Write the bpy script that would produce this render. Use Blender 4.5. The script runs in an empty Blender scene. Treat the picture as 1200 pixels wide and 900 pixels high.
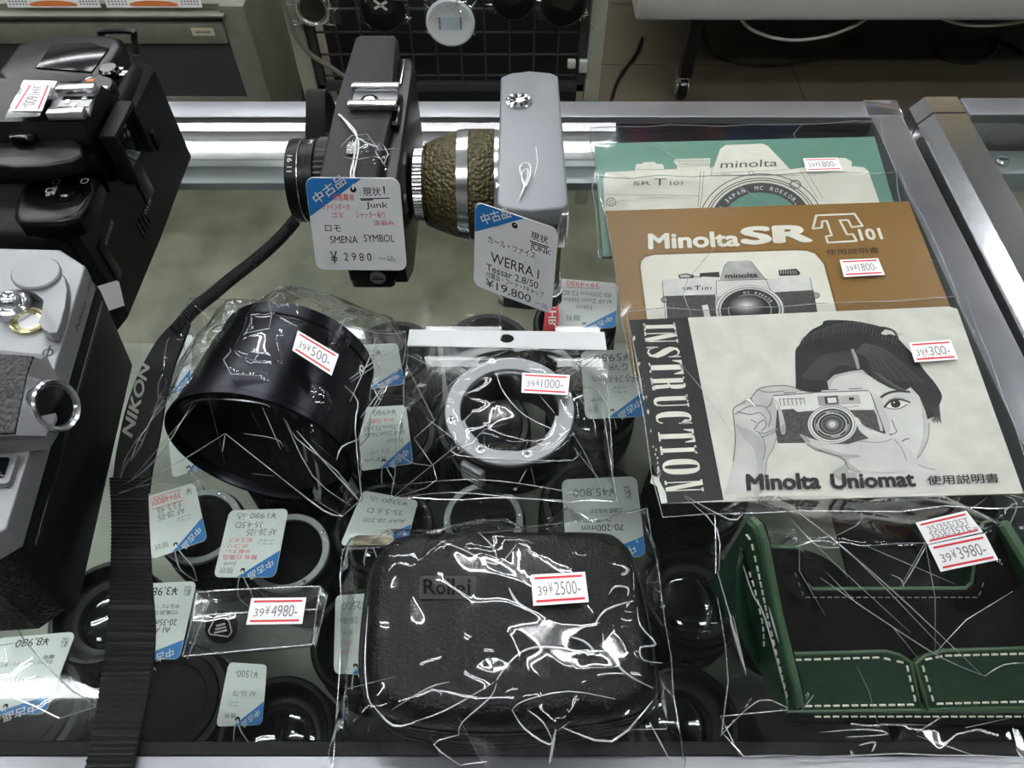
import bpy, bmesh, math, random
from math import pi, sin, cos, radians, tan, atan2, hypot
from mathutils import Vector, Matrix, noise
from mathutils.geometry import delaunay_2d_cdt

SC = bpy.context.scene
COL = SC.collection
S = 0.001            # shapes below are written in millimetres; z = 0 is the counter's glass top
TOP = 900.0          # the glass top stands 900 mm above the floor

# ------------------------------------------------------------------ camera
CAM_F, CAM_PITCH, CAM_H = 870.0, radians(54.5), 300.0
cam_data = bpy.data.cameras.new('camera')
cam = bpy.data.objects.new('camera', cam_data)
COL.objects.link(cam)
cam_data.sensor_fit = 'HORIZONTAL'
cam_data.sensor_width = 36.0
cam_data.lens = CAM_F / 1200.0 * 36.0
cam_data.clip_start = 0.02
cam_data.clip_end = 50
cam.location = (0, 0, (TOP + CAM_H) * S)
cam.rotation_euler = (pi / 2 - CAM_PITCH, 0, 0)
SC.camera = cam

# ------------------------------------------------------------------ world, exposure
SC.view_settings.view_transform = 'Standard'
SC.view_settings.look = 'None'
SC.view_settings.exposure = 0.0
SC.view_settings.gamma = 1.0
SC.view_settings.use_curve_mapping = False
SC.cycles.transparent_max_bounces = 40
SC.cycles.max_bounces = 10
SC.cycles.sample_clamp_indirect = 0.0
SC.cycles.caustics_reflective = False
SC.cycles.caustics_refractive = False
world = bpy.data.worlds.new('shop_air')
SC.world = world
world.use_nodes = True
world.node_tree.nodes['Background'].inputs[0].default_value = (0.86, 0.93, 1.0, 1)
world.node_tree.nodes['Background'].inputs[1].default_value = 0.16
TUBE_POWER = 27.0

# ------------------------------------------------------------------ materials
def lin(c):
    def f(v):
        v = v / 255.0
        return v / 12.92 if v <= 0.04045 else ((v + 0.055) / 1.055) ** 2.4
    return (f(c[0]), f(c[1]), f(c[2]), 1.0)

MATS = {}
def mat(name, col, rough=0.5, metal=0.0, spec=0.5, bump=None, var=None, coat=0.0, coat_rough=0.1, emit=None):
    """bump = (kind, scale per metre, strength, distance in m); var = (scale, second colour, low, high)"""
    m = bpy.data.materials.new(name); m.use_nodes = True
    nt = m.node_tree; b = nt.nodes['Principled BSDF']
    b.inputs['Base Color'].default_value = lin(col)
    b.inputs['Roughness'].default_value = rough
    b.inputs['Metallic'].default_value = metal
    b.inputs['Specular IOR Level'].default_value = spec
    b.inputs['Coat Weight'].default_value = coat
    b.inputs['Coat Roughness'].default_value = coat_rough
    tc = nt.nodes.new('ShaderNodeTexCoord')
    if var:
        n = nt.nodes.new('ShaderNodeTexNoise'); n.inputs['Scale'].default_value = var[0]
        n.inputs['Detail'].default_value = 6
        r = nt.nodes.new('ShaderNodeMapRange'); r.inputs['From Min'].default_value = var[2]; r.inputs['From Max'].default_value = var[3]
        x = nt.nodes.new('ShaderNodeMix'); x.data_type = 'RGBA'
        x.inputs['A'].default_value = lin(col); x.inputs['B'].default_value = lin(var[1])
        nt.links.new(tc.outputs['Object'], n.inputs['Vector'])
        nt.links.new(n.outputs['Fac'], r.inputs['Value'])
        nt.links.new(r.outputs['Result'], x.inputs['Factor'])
        nt.links.new(x.outputs['Result'], b.inputs['Base Color'])
    if bump:
        kind, sc, st, dist = bump
        bp = nt.nodes.new('ShaderNodeBump'); bp.inputs['Strength'].default_value = st; bp.inputs['Distance'].default_value = dist
        if kind == 'noise':
            t = nt.nodes.new('ShaderNodeTexNoise'); t.inputs['Scale'].default_value = sc; t.inputs['Detail'].default_value = 4; out = t.outputs['Fac']
        elif kind == 'leather':
            t = nt.nodes.new('ShaderNodeTexVoronoi'); t.inputs['Scale'].default_value = sc
            t.feature = 'SMOOTH_F1'; t.inputs['Smoothness'].default_value = 0.35; out = t.outputs['Distance']
            bp.invert = True
        elif kind == 'ribsY' or kind == 'ribsX' or kind == 'ribsZ':
            t = nt.nodes.new('ShaderNodeTexWave'); t.bands_direction = kind[-1]; t.inputs['Scale'].default_value = sc
            t.inputs['Distortion'].default_value = 0.4; t.inputs['Detail'].default_value = 2; t.inputs['Detail Scale'].default_value = 4; out = t.outputs['Fac']
        elif kind == 'brushX' or kind == 'brushY':
            mp = nt.nodes.new('ShaderNodeMapping')
            mp.inputs['Scale'].default_value = (1, 40, 1) if kind == 'brushX' else (40, 1, 1)
            t = nt.nodes.new('ShaderNodeTexNoise'); t.inputs['Scale'].default_value = sc; t.inputs['Detail'].default_value = 3
            nt.links.new(tc.outputs['Object'], mp.inputs['Vector']); nt.links.new(mp.outputs['Vector'], t.inputs['Vector']); out = t.outputs['Fac']
        if not t.inputs['Vector'].is_linked:
            nt.links.new(tc.outputs['Object'], t.inputs['Vector'])
        nt.links.new(out, bp.inputs['Height'])
        nt.links.new(bp.outputs['Normal'], b.inputs['Normal'])
    if emit:
        b.inputs['Emission Color'].default_value = lin(col); b.inputs['Emission Strength'].default_value = emit
    MATS[name] = m
    return m

def clear_mat(name, tint=(255, 255, 255), f0=0.04, rough=0.02, haze=0.0, haze_col=(230, 235, 235), bump=None, fmax=0.96):
    """clear sheet: see-through with a Fresnel-like gloss on both of its faces"""
    m = bpy.data.materials.new(name); m.use_nodes = True
    nt = m.node_tree; nt.nodes.remove(nt.nodes['Principled BSDF'])
    out = nt.nodes['Material Output']
    tr = nt.nodes.new('ShaderNodeBsdfTransparent'); tr.inputs[0].default_value = lin(tint)
    gl = nt.nodes.new('ShaderNodeBsdfGlossy'); gl.inputs['Roughness'].default_value = rough
    lw = nt.nodes.new('ShaderNodeLayerWeight'); lw.inputs['Blend'].default_value = 0.5
    pw = nt.nodes.new('ShaderNodeMath'); pw.operation = 'POWER'; pw.inputs[1].default_value = 5.0
    mr = nt.nodes.new('ShaderNodeMapRange'); mr.inputs['To Min'].default_value = f0; mr.inputs['To Max'].default_value = fmax
    nt.links.new(lw.outputs['Facing'], pw.inputs[0]); nt.links.new(pw.outputs[0], mr.inputs['Value'])
    mx = nt.nodes.new('ShaderNodeMixShader')
    nt.links.new(mr.outputs['Result'], mx.inputs['Fac'])
    base = tr
    if haze > 0:
        df = nt.nodes.new('ShaderNodeBsdfDiffuse'); df.inputs[0].default_value = lin(haze_col)
        mh = nt.nodes.new('ShaderNodeMixShader'); mh.inputs['Fac'].default_value = haze
        nt.links.new(tr.outputs[0], mh.inputs[1]); nt.links.new(df.outputs[0], mh.inputs[2]); base = mh
    nt.links.new(base.outputs[0], mx.inputs[1]); nt.links.new(gl.outputs[0], mx.inputs[2])
    nt.links.new(mx.outputs[0], out.inputs['Surface'])
    if bump:
        tc = nt.nodes.new('ShaderNodeTexCoord'); t = nt.nodes.new('ShaderNodeTexNoise')
        t.inputs['Scale'].default_value = bump[0]; t.inputs['Detail'].default_value = 2
        bp = nt.nodes.new('ShaderNodeBump'); bp.inputs['Strength'].default_value = bump[1]; bp.inputs['Distance'].default_value = bump[2]
        nt.links.new(tc.outputs['Object'], t.inputs['Vector']); nt.links.new(t.outputs['Fac'], bp.inputs['Height'])
        nt.links.new(bp.outputs['Normal'], gl.inputs['Normal']); nt.links.new(bp.outputs['Normal'], lw.inputs['Normal'])
    MATS[name] = m
    return m

M_CHROME = mat('polished_chrome', (200, 202, 205), 0.16, 0.9, bump=('noise', 900, 0.06, 0.0004))
M_STEEL = mat('brushed_steel', (166, 168, 172), 0.4, 0.8, bump=('brushX', 60, 0.12, 0.0004), var=(14, (150, 152, 156), 0.35, 0.7))
M_STEELY = mat('worn_steel', (166, 168, 172), 0.3, 0.72, bump=('brushY', 60, 0.1, 0.0004), var=(16, (142, 144, 150), 0.35, 0.7))
M_BRIGHT = mat('bright_metal', (225, 226, 228), 0.22, 1.0)
M_SATIN = mat('satin_silver_plate', (146, 148, 150), 0.42, 0.5, bump=('noise', 6000, 0.08, 0.0002))
M_WERRA = mat('grey_hammer_plate', (144, 147, 151), 0.45, 0.35, bump=('noise', 5000, 0.22, 0.0002), var=(4200, (128, 131, 135), 0.4, 0.62))
M_BLACKP = mat('black_camera_plastic', (7, 7, 8), 0.28, spec=0.38, bump=('noise', 7000, 0.1, 0.0002))
M_BLACKM = mat('matt_black_back', (7, 7, 7), 0.48, spec=0.3, bump=('noise', 5000, 0.15, 0.0002))
M_BLACKG = mat('gloss_black', (9, 9, 10), 0.14)
M_GREYP = mat('charcoal_plate', (28, 28, 29), 0.5, spec=0.35, bump=('noise', 9000, 0.14, 0.0002))
M_LEATHER = mat('black_grain_leather', (11, 11, 12), 0.4, spec=0.3, bump=('leather', 900, 0.5, 0.0005))
M_GRAIN = mat('grained_leatherette', (14, 14, 15), 0.35, bump=('leather', 620, 0.8, 0.0008))
M_OLIVE = mat('olive_leatherette', (84, 76, 42), 0.36, bump=('leather', 520, 1.0, 0.0016), var=(420, (66, 60, 34), 0.35, 0.7))
M_GREEN = mat('green_leather', (25, 58, 38), 0.45, bump=('noise', 2600, 0.3, 0.0004), var=(260, (18, 46, 30), 0.35, 0.7))
M_GREENE = mat('green_cut_edge', (66, 92, 68), 0.5)
M_SUEDE = mat('black_suede', (20, 19, 18), 0.95, spec=0.1, var=(200, (26, 25, 23), 0.4, 0.65))
M_THREAD = mat('cream_thread', (214, 212, 196), 0.8)
M_WEB = mat('black_webbing', (30, 30, 31), 0.6)
M_STRAPE = mat('black_strap_pad', (9, 9, 10), 0.6, bump=('noise', 3000, 0.15, 0.0003))
M_LOGO = mat('silver_print', (164, 164, 156), 0.5)
M_WHITE = mat('white_print', (226, 226, 224), 0.6)
M_ORANGE = mat('orange_print', (214, 122, 62), 0.6)
M_PAPER = mat('sticker_paper', (240, 240, 240), 0.55)
M_TAG = mat('tag_card', (224, 226, 226), 0.5)
M_TAGIN = mat('tag_card_cased', (222, 224, 222), 0.55)
M_BLUE = mat('tag_blue', (34, 118, 190), 0.5)
M_RED = mat('red_ink', (214, 48, 56), 0.6)
M_PINK = mat('faded_red_ink', (224, 92, 108), 0.6)
M_INK = mat('black_ink', (26, 26, 28), 0.6)
M_GREYINK = mat('stamp_grey_ink', (126, 128, 130), 0.7)
M_PENCIL = mat('pen_ink', (62, 62, 66), 0.7)
M_STRING = mat('white_string', (235, 235, 232), 0.8)
M_CREAM = mat('cream_paper', (222, 220, 206), 0.45, var=(60, (212, 210, 194), 0.35, 0.7))
M_BOOKG = mat('green_cover', (100, 142, 126), 0.4)
M_BOOKB = mat('brown_cover', (136, 102, 52), 0.4)
M_BOOKW = mat('grey_cover_paper', (208, 208, 196), 0.5, var=(90, (194, 194, 182), 0.36, 0.66))
M_BOOKK = mat('worn_black_band', (22, 22, 22), 0.45, var=(140, (34, 34, 33), 0.45, 0.7))
M_PAGES = mat('page_block', (204, 192, 160), 0.7)
GREYS = {}
def G(v):
    if v not in GREYS: GREYS[v] = mat('print_grey_%d' % v, (v, v, int(v * 0.97)), 0.5)
    return GREYS[v]
def SKIN(a, b, sc=120):
    k = ('m', a, b)
    if k not in GREYS: GREYS[k] = mat('halftone_%d_%d' % (a, b), (a, a, int(a * .97)), 0.5, var=(sc, (b, b, int(b * .97)), 0.35, 0.68))
    return GREYS[k]
M_GLASS = clear_mat('counter_glass', (250, 253, 251), f0=0.026, rough=0.012, haze=0.003, haze_col=(190, 200, 195))
M_EDGE = mat('glass_edge', (60, 86, 76), 0.15, spec=0.6)
M_FILM = clear_mat('cellophane', (252, 253, 253), f0=0.05, rough=0.03, haze=0.0)
M_FILMS = clear_mat('thick_sleeve', (250, 251, 251), f0=0.045, rough=0.05, haze=0.006, bump=(40, 0.06, 0.002))
M_SEAM = clear_mat('sealed_edge', (244, 246, 246), f0=0.22, rough=0.12, haze=0.22, haze_col=(240, 243, 245))
M_FOLD_GLINT = clear_mat('fold_glint', (248, 250, 250), f0=0.30, rough=0.12, haze=0.42, haze_col=(244, 246, 248))  # white haze puts the glint of the folds into their colour
M_BOXCLR = clear_mat('clear_plastic', (246, 248, 248), f0=0.07, rough=0.03, haze=0.01, bump=(90, 0.15, 0.002))
M_DECK = mat('case_deck', (146, 148, 138), 0.5, var=(18, (128, 130, 118), 0.35, 0.7))
M_LENSB = mat('lens_barrel', (7, 7, 8), 0.36, spec=0.3, bump=('noise', 5000, 0.08, 0.0002))
M_RUBBER = mat('ribbed_rubber', (9, 9, 10), 0.55, spec=0.3)
M_CAP = mat('lens_cap_plastic', (9, 9, 10), 0.55, spec=0.15, bump=('noise', 3000, 0.08, 0.0002))
M_LENSG = mat('coated_lens_glass', (10, 12, 18), 0.04, spec=0.8, coat=1.0, coat_rough=0.02)
M_CABG = mat('cabinet_frame', (128, 130, 118), 0.42, 0.2, var=(30, (116, 118, 106), 0.35, 0.65))
M_CABD = mat('cabinet_dark_panel', (56, 57, 58), 0.6, bump=('noise', 800, 0.1, 0.0006))
M_BEIGE = mat('beige_post', (150, 152, 136), 0.5)
M_MESHB = mat('rack_black', (46, 47, 48), 0.5)
M_VOID = mat('dark_board', (10, 10, 10), 0.8)
M_SHELFW = mat('white_shelf_metal', (176, 180, 172), 0.45)

# ------------------------------------------------------------------ pixel -> place (measurements taken off the photograph)
def ray(px, py):
    u = (px - 600) / CAM_F; v = (450 - py) / CAM_F
    F = Vector((0, cos(CAM_PITCH), -sin(CAM_PITCH))); Up = Vector((0, sin(CAM_PITCH), cos(CAM_PITCH)))
    return F + Vector((u, 0, 0)) + Up * v
def U(px, py, z=0.0):
    d = ray(px, py); t = (z - CAM_H) / d.z
    return Vector((0, 0, CAM_H)) + d * t
def UY(px, py, Y):
    d = ray(px, py); return Vector((0, 0, CAM_H)) + d * (Y / d.y)

# ------------------------------------------------------------------ mesh builder
_text_cache = {}
def text_mesh(s, off=0.0):
    if off > 0:                                     # heavier lettering: copies set a hair apart
        k = (s, off)
        if k not in _text_cache:
            vs, fs, *_ = text_mesh(s, 0.0); V = []; F = []; lay = []
            for dx, dy in ((0, 0), (1, 0), (-1, 0), (0, 1), (0, -1), (.7, .7), (-.7, .7), (.7, -.7), (-.7, -.7)):
                n = len(V); V += [(x + dx * off, y + dy * off) for x, y in vs]; lay.append(len(vs)); F += [[i + n for i in f] for f in fs]
            xs = [v[0] for v in V]; ys = [v[1] for v in V]; _text_cache[k] = (V, F, min(xs), max(xs), min(ys), max(ys))
        return _text_cache[k]
    off = 0.0; k = (s, off)
    if k not in _text_cache:
        c = bpy.data.curves.new('lettering_source', 'FONT'); c.body = s; c.offset = off; c.resolution_u = 4
        o = bpy.data.objects.new('lettering_source', c)
        me = o.to_mesh()
        vs = [(v.co.x, v.co.y) for v in me.vertices]; fs = [list(p.vertices) for p in me.polygons]
        o.to_mesh_clear(); bpy.data.objects.remove(o); bpy.data.curves.remove(c)
        xs = [v[0] for v in vs]; ys = [v[1] for v in vs]
        _text_cache[k] = (vs, fs, min(xs), max(xs), min(ys), max(ys))
    return _text_cache[k]

class MB:
    def __init__(s, M=None):
        s.v = []; s.f = []; s.m = []; s.M = M or Matrix()
    def add(s, verts, faces, m, M=None):
        n = len(s.v); T = s.M @ M if M is not None else s.M
        s.v += [T @ Vector(p) for p in verts]
        s.f += [[i + n for i in f] for f in faces]; s.m += [m] * len(faces)
    def from_bm(s, bm, m, M=None):
        bm.verts.index_update()
        s.add([v.co.copy() for v in bm.verts], [[v.index for v in f.verts] for f in bm.faces], m, M); bm.free()
    def box(s, x0, x1, y0, y1, z0, z1, m, bev=0.0, seg=2, M=None):
        bm = bmesh.new(); bmesh.ops.create_cube(bm, size=1)
        for v in bm.verts:
            v.co = Vector((x0 + (v.co.x + .5) * (x1 - x0), y0 + (v.co.y + .5) * (y1 - y0), z0 + (v.co.z + .5) * (z1 - z0)))
        if bev: bmesh.ops.bevel(bm, geom=list(bm.edges), offset=bev, segments=seg, affect='EDGES', profile=0.5)
        s.from_bm(bm, m, M)
    def prism(s, outline, z0, z1, m, bev=0.0, seg=2, M=None, bottom_bev=False):
        bm = bmesh.new()
        a = [bm.verts.new((p[0], p[1], z0)) for p in outline]; b = [bm.verts.new((p[0], p[1], z1)) for p in outline]
        n = len(a)
        top = bm.faces.new(b); bot = bm.faces.new(a[::-1])
        for i in range(n):
            j = (i + 1) % n; bm.faces.new((a[i], a[j], b[j], b[i]))
        if bev:
            es = list(top.edges) + (list(bot.edges) if bottom_bev else [])
            bmesh.ops.bevel(bm, geom=es, offset=bev, segments=seg, affect='EDGES', profile=0.5)
        bmesh.ops.recalc_face_normals(bm, faces=list(bm.faces))
        s.from_bm(bm, m, M)
    def lathe(s, prof, m, seg=48, M=None, close=False):
        vs = []; fs = []; ms = []
        n = len(prof)
        for (r, z) in prof:
            for k in range(seg):
                a = 2 * pi * k / seg; vs.append((r * cos(a), r * sin(a), z))
        for i in range(n - 1 + (1 if close else 0)):
            i2 = (i + 1) % n
            for k in range(seg):
                k2 = (k + 1) % seg
                fs.append([i * seg + k, i * seg + k2, i2 * seg + k2, i2 * seg + k])
        if not close:
            if prof[0][0] > 0: fs.append(list(range(seg))[::-1])
            if prof[-1][0] > 0: fs.append([(n - 1) * seg + k for k in range(seg)])
        s.add(vs, fs, m, M)
    def tube(s, pts, r, m, seg=8, M=None):
        pts = [Vector(p) for p in pts]; vs = []; fs = []
        up = Vector((0, 0, 1)); N = None
        for i, p in enumerate(pts):
            t = (pts[min(i + 1, len(pts) - 1)] - pts[max(i - 1, 0)]).normalized()
            if N is None:
                N = t.cross(up)
                if N.length < 1e-3: N = t.cross(Vector((1, 0, 0)))
            else: N = N - t * N.dot(t)
            N.normalize(); B = t.cross(N)
            rr = r[i] if isinstance(r, (list, tuple)) else r
            for k in range(seg):
                a = 2 * pi * k / seg; vs.append(p + N * (rr * cos(a)) + B * (rr * sin(a)))
        for i in range(len(pts) - 1):
            for k in range(seg):
                k2 = (k + 1) % seg
                fs.append([i * seg + k, i * seg + k2, (i + 1) * seg + k2, (i + 1) * seg + k])
        fs.append(list(range(seg))[::-1]); fs.append([(len(pts) - 1) * seg + k for k in range(seg)])
        s.add(vs, fs, m, M)
    def loft(s, rings, m, M=None, caps=True):
        n = len(rings[0]); vs = [p for r in rings for p in r]; fs = []
        for i in range(len(rings) - 1):
            for k in range(n):
                k2 = (k + 1) % n
                fs.append([i * n + k, i * n + k2, (i + 1) * n + k2, (i + 1) * n + k])
        if caps:
            fs.append(list(range(n))[::-1]); fs.append([(len(rings) - 1) * n + k for k in range(n)])
        s.add(vs, fs, m, M)
    def ribbon(s, left, right, th, m):
        """band between two polylines, th thick"""
        n = len(left); vs = []; fs = []
        for a, b in zip(left, right):
            a = Vector(a); b = Vector(b)
            vs += [a, b, b - Vector((0, 0, th)), a - Vector((0, 0, th))]
        for i in range(n - 1):
            for k in range(4):
                k2 = (k + 1) % 4
                fs.append([i * 4 + k, (i + 1) * 4 + k, (i + 1) * 4 + k2, i * 4 + k2])
        fs.append([0, 1, 2, 3]); fs.append([(n - 1) * 4 + k for k in (3, 2, 1, 0)])
        s.add(vs, fs, m)
    def poly(s, pts, m):
        s.add([Vector(p) for p in pts], [list(range(len(pts)))], m)
    def stroke(s, pts, w, m, up=Vector((0, 0, 1))):
        pts = [Vector(p) for p in pts]; vs = []; fs = []
        for i, p in enumerate(pts):
            t = (pts[min(i + 1, len(pts) - 1)] - pts[max(i - 1, 0)]).normalized(); n = up.cross(t).normalized() * (w / 2)
            vs += [p + n, p - n]
        for i in range(len(pts) - 1): fs.append([2 * i, 2 * i + 1, 2 * i + 3, 2 * i + 2])
        s.add(vs, fs, m)
    def text(s, body, O, X, Y, m, off=0.0, wob=0.0):
        """fit the writing's bounding box to the parallelogram O, O+X, O+Y"""
        vs, fs, x0, x1, y0, y1 = text_mesh(body, off); O = Vector(O); X = Vector(X); Y = Vector(Y)
        w = max(x1 - x0, 1e-6); h = max(y1 - y0, 1e-6)
        out = []; Nn = X.cross(Y).normalized() if X.cross(Y).length > 1e-9 else Vector((0, 0, 1)); per = len(vs) // 9 if off > 0 else len(vs) + 1
        for i_, (x, y) in enumerate(vs):
            u = (x - x0) / w; v = (y - y0) / h
            if wob:
                v += wob * sin(u * 17 + len(body)) ; u += wob * 0.12 * sin(v * 5 + u * 23)
            out.append(O + X * u + Y * v + Nn * (0.03 * (i_ // max(per, 1))))
        s.add(out, fs, m)
    def ptext(s, body, a, b, c, z, m, off=0.0, wob=0.0):
        O = U(a[0], a[1], z); s.text(body, O, U(b[0], b[1], z) - O, U(c[0], c[1], z) - O, m, off, wob)
    def build(s, name, parent=None, loc=None, smooth=35, sub=0):
        if parent is not None: base = Vector(parent['_mm'])
        elif loc is not None: base = Vector(loc)
        else:
            xs = [p.x for p in s.v]; ys = [p.y for p in s.v]; zs = [p.z for p in s.v]
            base = Vector(((min(xs) + max(xs)) / 2, (min(ys) + max(ys)) / 2, min(zs)))
        me = bpy.data.meshes.new(name)
        me.from_pydata([tuple((p - base) * S) for p in s.v], [], s.f)
        mats = []
        for m in s.m:
            if m not in mats: mats.append(m)
        for m in mats: me.materials.append(m)
        me.polygons.foreach_set('material_index', [mats.index(m) for m in s.m])
        me.polygons.foreach_set('use_smooth', [smooth > 0] * len(s.f))
        me.validate(); me.update()
        if 0 < smooth < 180: me.set_sharp_from_angle(angle=radians(smooth))
        o = bpy.data.objects.new(name, me); COL.objects.link(o)
        if parent is not None: o.parent = parent; o['_mm'] = list(base)
        else:
            o.location = (base.x * S, base.y * S, (base.z + TOP) * S); o['_mm'] = list(base)
        if sub:
            md = o.modifiers.new('smooth', 'SUBSURF'); md.levels = sub; md.render_levels = sub
        return o

def tag(o, label, cat, group=None, kind=None):
    o['label'] = label; o['category'] = cat
    if group: o['group'] = group
    if kind: o['kind'] = kind
    return o
def thing(name, label, cat, loc, group=None):
    o = bpy.data.objects.new(name, None); COL.objects.link(o); o.empty_display_size = 0.02
    o.location = (loc[0] * S, loc[1] * S, (loc[2] + TOP) * S); o['_mm'] = [float(loc[0]), float(loc[1]), float(loc[2])]
    return tag(o, label, cat, group)
def structure(o):
    o['kind'] = 'structure'; return o

def rrect(x0, x1, y0, y1, r, n=5):
    out = []
    for cx, cy, a0 in ((x1 - r, y1 - r, 0), (x0 + r, y1 - r, 90), (x0 + r, y0 + r, 180), (x1 - r, y0 + r, 270)):
        for k in range(n + 1):
            a = radians(a0 + 90 * k / n); out.append((cx + r * cos(a), cy + r * sin(a)))
    return out
def ellipse(cx, cy, rx, ry, n=32, a0=0):
    return [(cx + rx * cos(2 * pi * k / n + a0), cy + ry * sin(2 * pi * k / n + a0)) for k in range(n)]
def smooth_path(pts, n=6):
    pts = [Vector(p) for p in pts]; out = []
    for i in range(len(pts) - 1):
        p0 = pts[max(i - 1, 0)]; p1 = pts[i]; p2 = pts[i + 1]; p3 = pts[min(i + 2, len(pts) - 1)]
        for k in range(n):
            t = k / n
            out.append(0.5 * ((2 * p1) + (p2 - p0) * t + (2 * p0 - 5 * p1 + 4 * p2 - p3) * t * t + (3 * p1 - p0 - 3 * p2 + p3) * t ** 3))
    out.append(pts[-1]); return out
AX = Matrix.Rotation(-pi / 2, 4, 'Y')     # lathe axis z -> -x
def frame(o, xa, ya, za=None):
    """matrix with the given local axes"""
    xa = Vector(xa).normalized(); ya = Vector(ya); za = Vector(za).normalized() if za else xa.cross(ya).normalized()
    ya = za.cross(xa).normalized()
    return Matrix(((xa.x, ya.x, za.x, o[0]), (xa.y, ya.y, za.y, o[1]), (xa.z, ya.z, za.z, o[2]), (0, 0, 0, 1)))

class Quad:
    """a flat card given by its own four corners (tl, tr, br, bl as one reads it)"""
    def __init__(s, tl, tr, br, bl):
        s.tl, s.tr, s.br, s.bl = map(Vector, (tl, tr, br, bl))
        s.n = (s.tr - s.bl).cross(s.tl - s.bl).normalized()
    def at(s, u, v, h=0.0):
        a = s.bl.lerp(s.br, u); b = s.tl.lerp(s.tr, u); return a.lerp(b, v) + s.n * h
    def text(s, mb, body, u0, v0, u1, v1, m, off=0.0, h=0.12, wob=0.0):
        O = s.at(u0, v0, h); mb.text(body, O, s.at(u1, v0, h) - O, s.at(u0, v1, h) - O, m, off, wob)
    def poly(s, mb, uv, m, h=0.1):
        mb.poly([s.at(u, v, h) for u, v in uv], m)
    def line(s, mb, uv, w, m, h=0.12):
        mb.stroke([s.at(u, v, h) for u, v in uv], w, m, s.n)
    def card(s, mb, outline, th, m):
        n = len(outline)
        vs = [s.at(u, v, 0) for u, v in outline] + [s.at(u, v, -th) for u, v in outline]
        fs = [list(range(n)), [n + k for k in range(n)][::-1]]
        for k in range(n):
            k2 = (k + 1) % n; fs.append([k, n + k, n + k2, k2])
        mb.add(vs, fs, m)

RECT = [(0, 0), (1, 0), (1, 1), (0, 1)]
def sticker(parent, q, body, faded=False, extra=None):
    """small hand labeller sticker: two red rules and a grey stamped price"""
    mb = MB(); q.card(mb, RECT, 0.12, M_PAPER)
    red = M_PINK if faded else M_RED
    h = (q.tl - q.bl).length
    for v in (0.13, 0.87): q.line(mb, [(0.06, v), (0.94, v)], h * 0.075, red)
    if extra:
        for (b, u0, v0, u1, v1, m) in extra: q.text(mb, b, u0, v0, u1, v1, m, 0.0)
    if body:
        q.text(mb, '39', 0.10, 0.30, 0.28, 0.60, M_GREYINK); q.text(mb, '¥', 0.30, 0.36, 0.38, 0.70, M_GREYINK)
        q.text(mb, body, 0.41, 0.28, 0.88, 0.72, M_GREYINK)
    return mb.build('price_sticker', parent, smooth=0)
def uq(tl, tr, br, bl, z):
    zs = z if isinstance(z, (list, tuple)) else (z,) * 4
    return Quad(U(*tl, zs[0]), U(*tr, zs[1]), U(*br, zs[2]), U(*bl, zs[3]))

# ------------------------------------------------------------------ crumpled film
def inside(p, poly):
    x, y = p; c = False; n = len(poly); j = n - 1
    for i in range(n):
        xi, yi = poly[i]; xj, yj = poly[j]
        if (yi > y) != (yj > y) and x < (xj - xi) * (y - yi) / (yj - yi) + xi: c = not c
        j = i
    return c
def edge_dist(p, poly):
    best = 1e9; n = len(poly)
    for i in range(n):
        a = poly[i]; b = poly[(i + 1) % n]; dx = b[0] - a[0]; dy = b[1] - a[1]; L = dx * dx + dy * dy
        t = max(0, min(1, ((p[0] - a[0]) * dx + (p[1] - a[1]) * dy) / L)) if L else 0
        best = min(best, hypot(p[0] - a[0] - t * dx, p[1] - a[1] - t * dy))
    return best
def tent(supports, slope):
    def h(x, y):
        return max([0.6] + [z - slope * max(0.0, hypot(x - sx, y - sy) - sr) for (sx, sy, z, sr) in supports])
    return h
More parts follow.
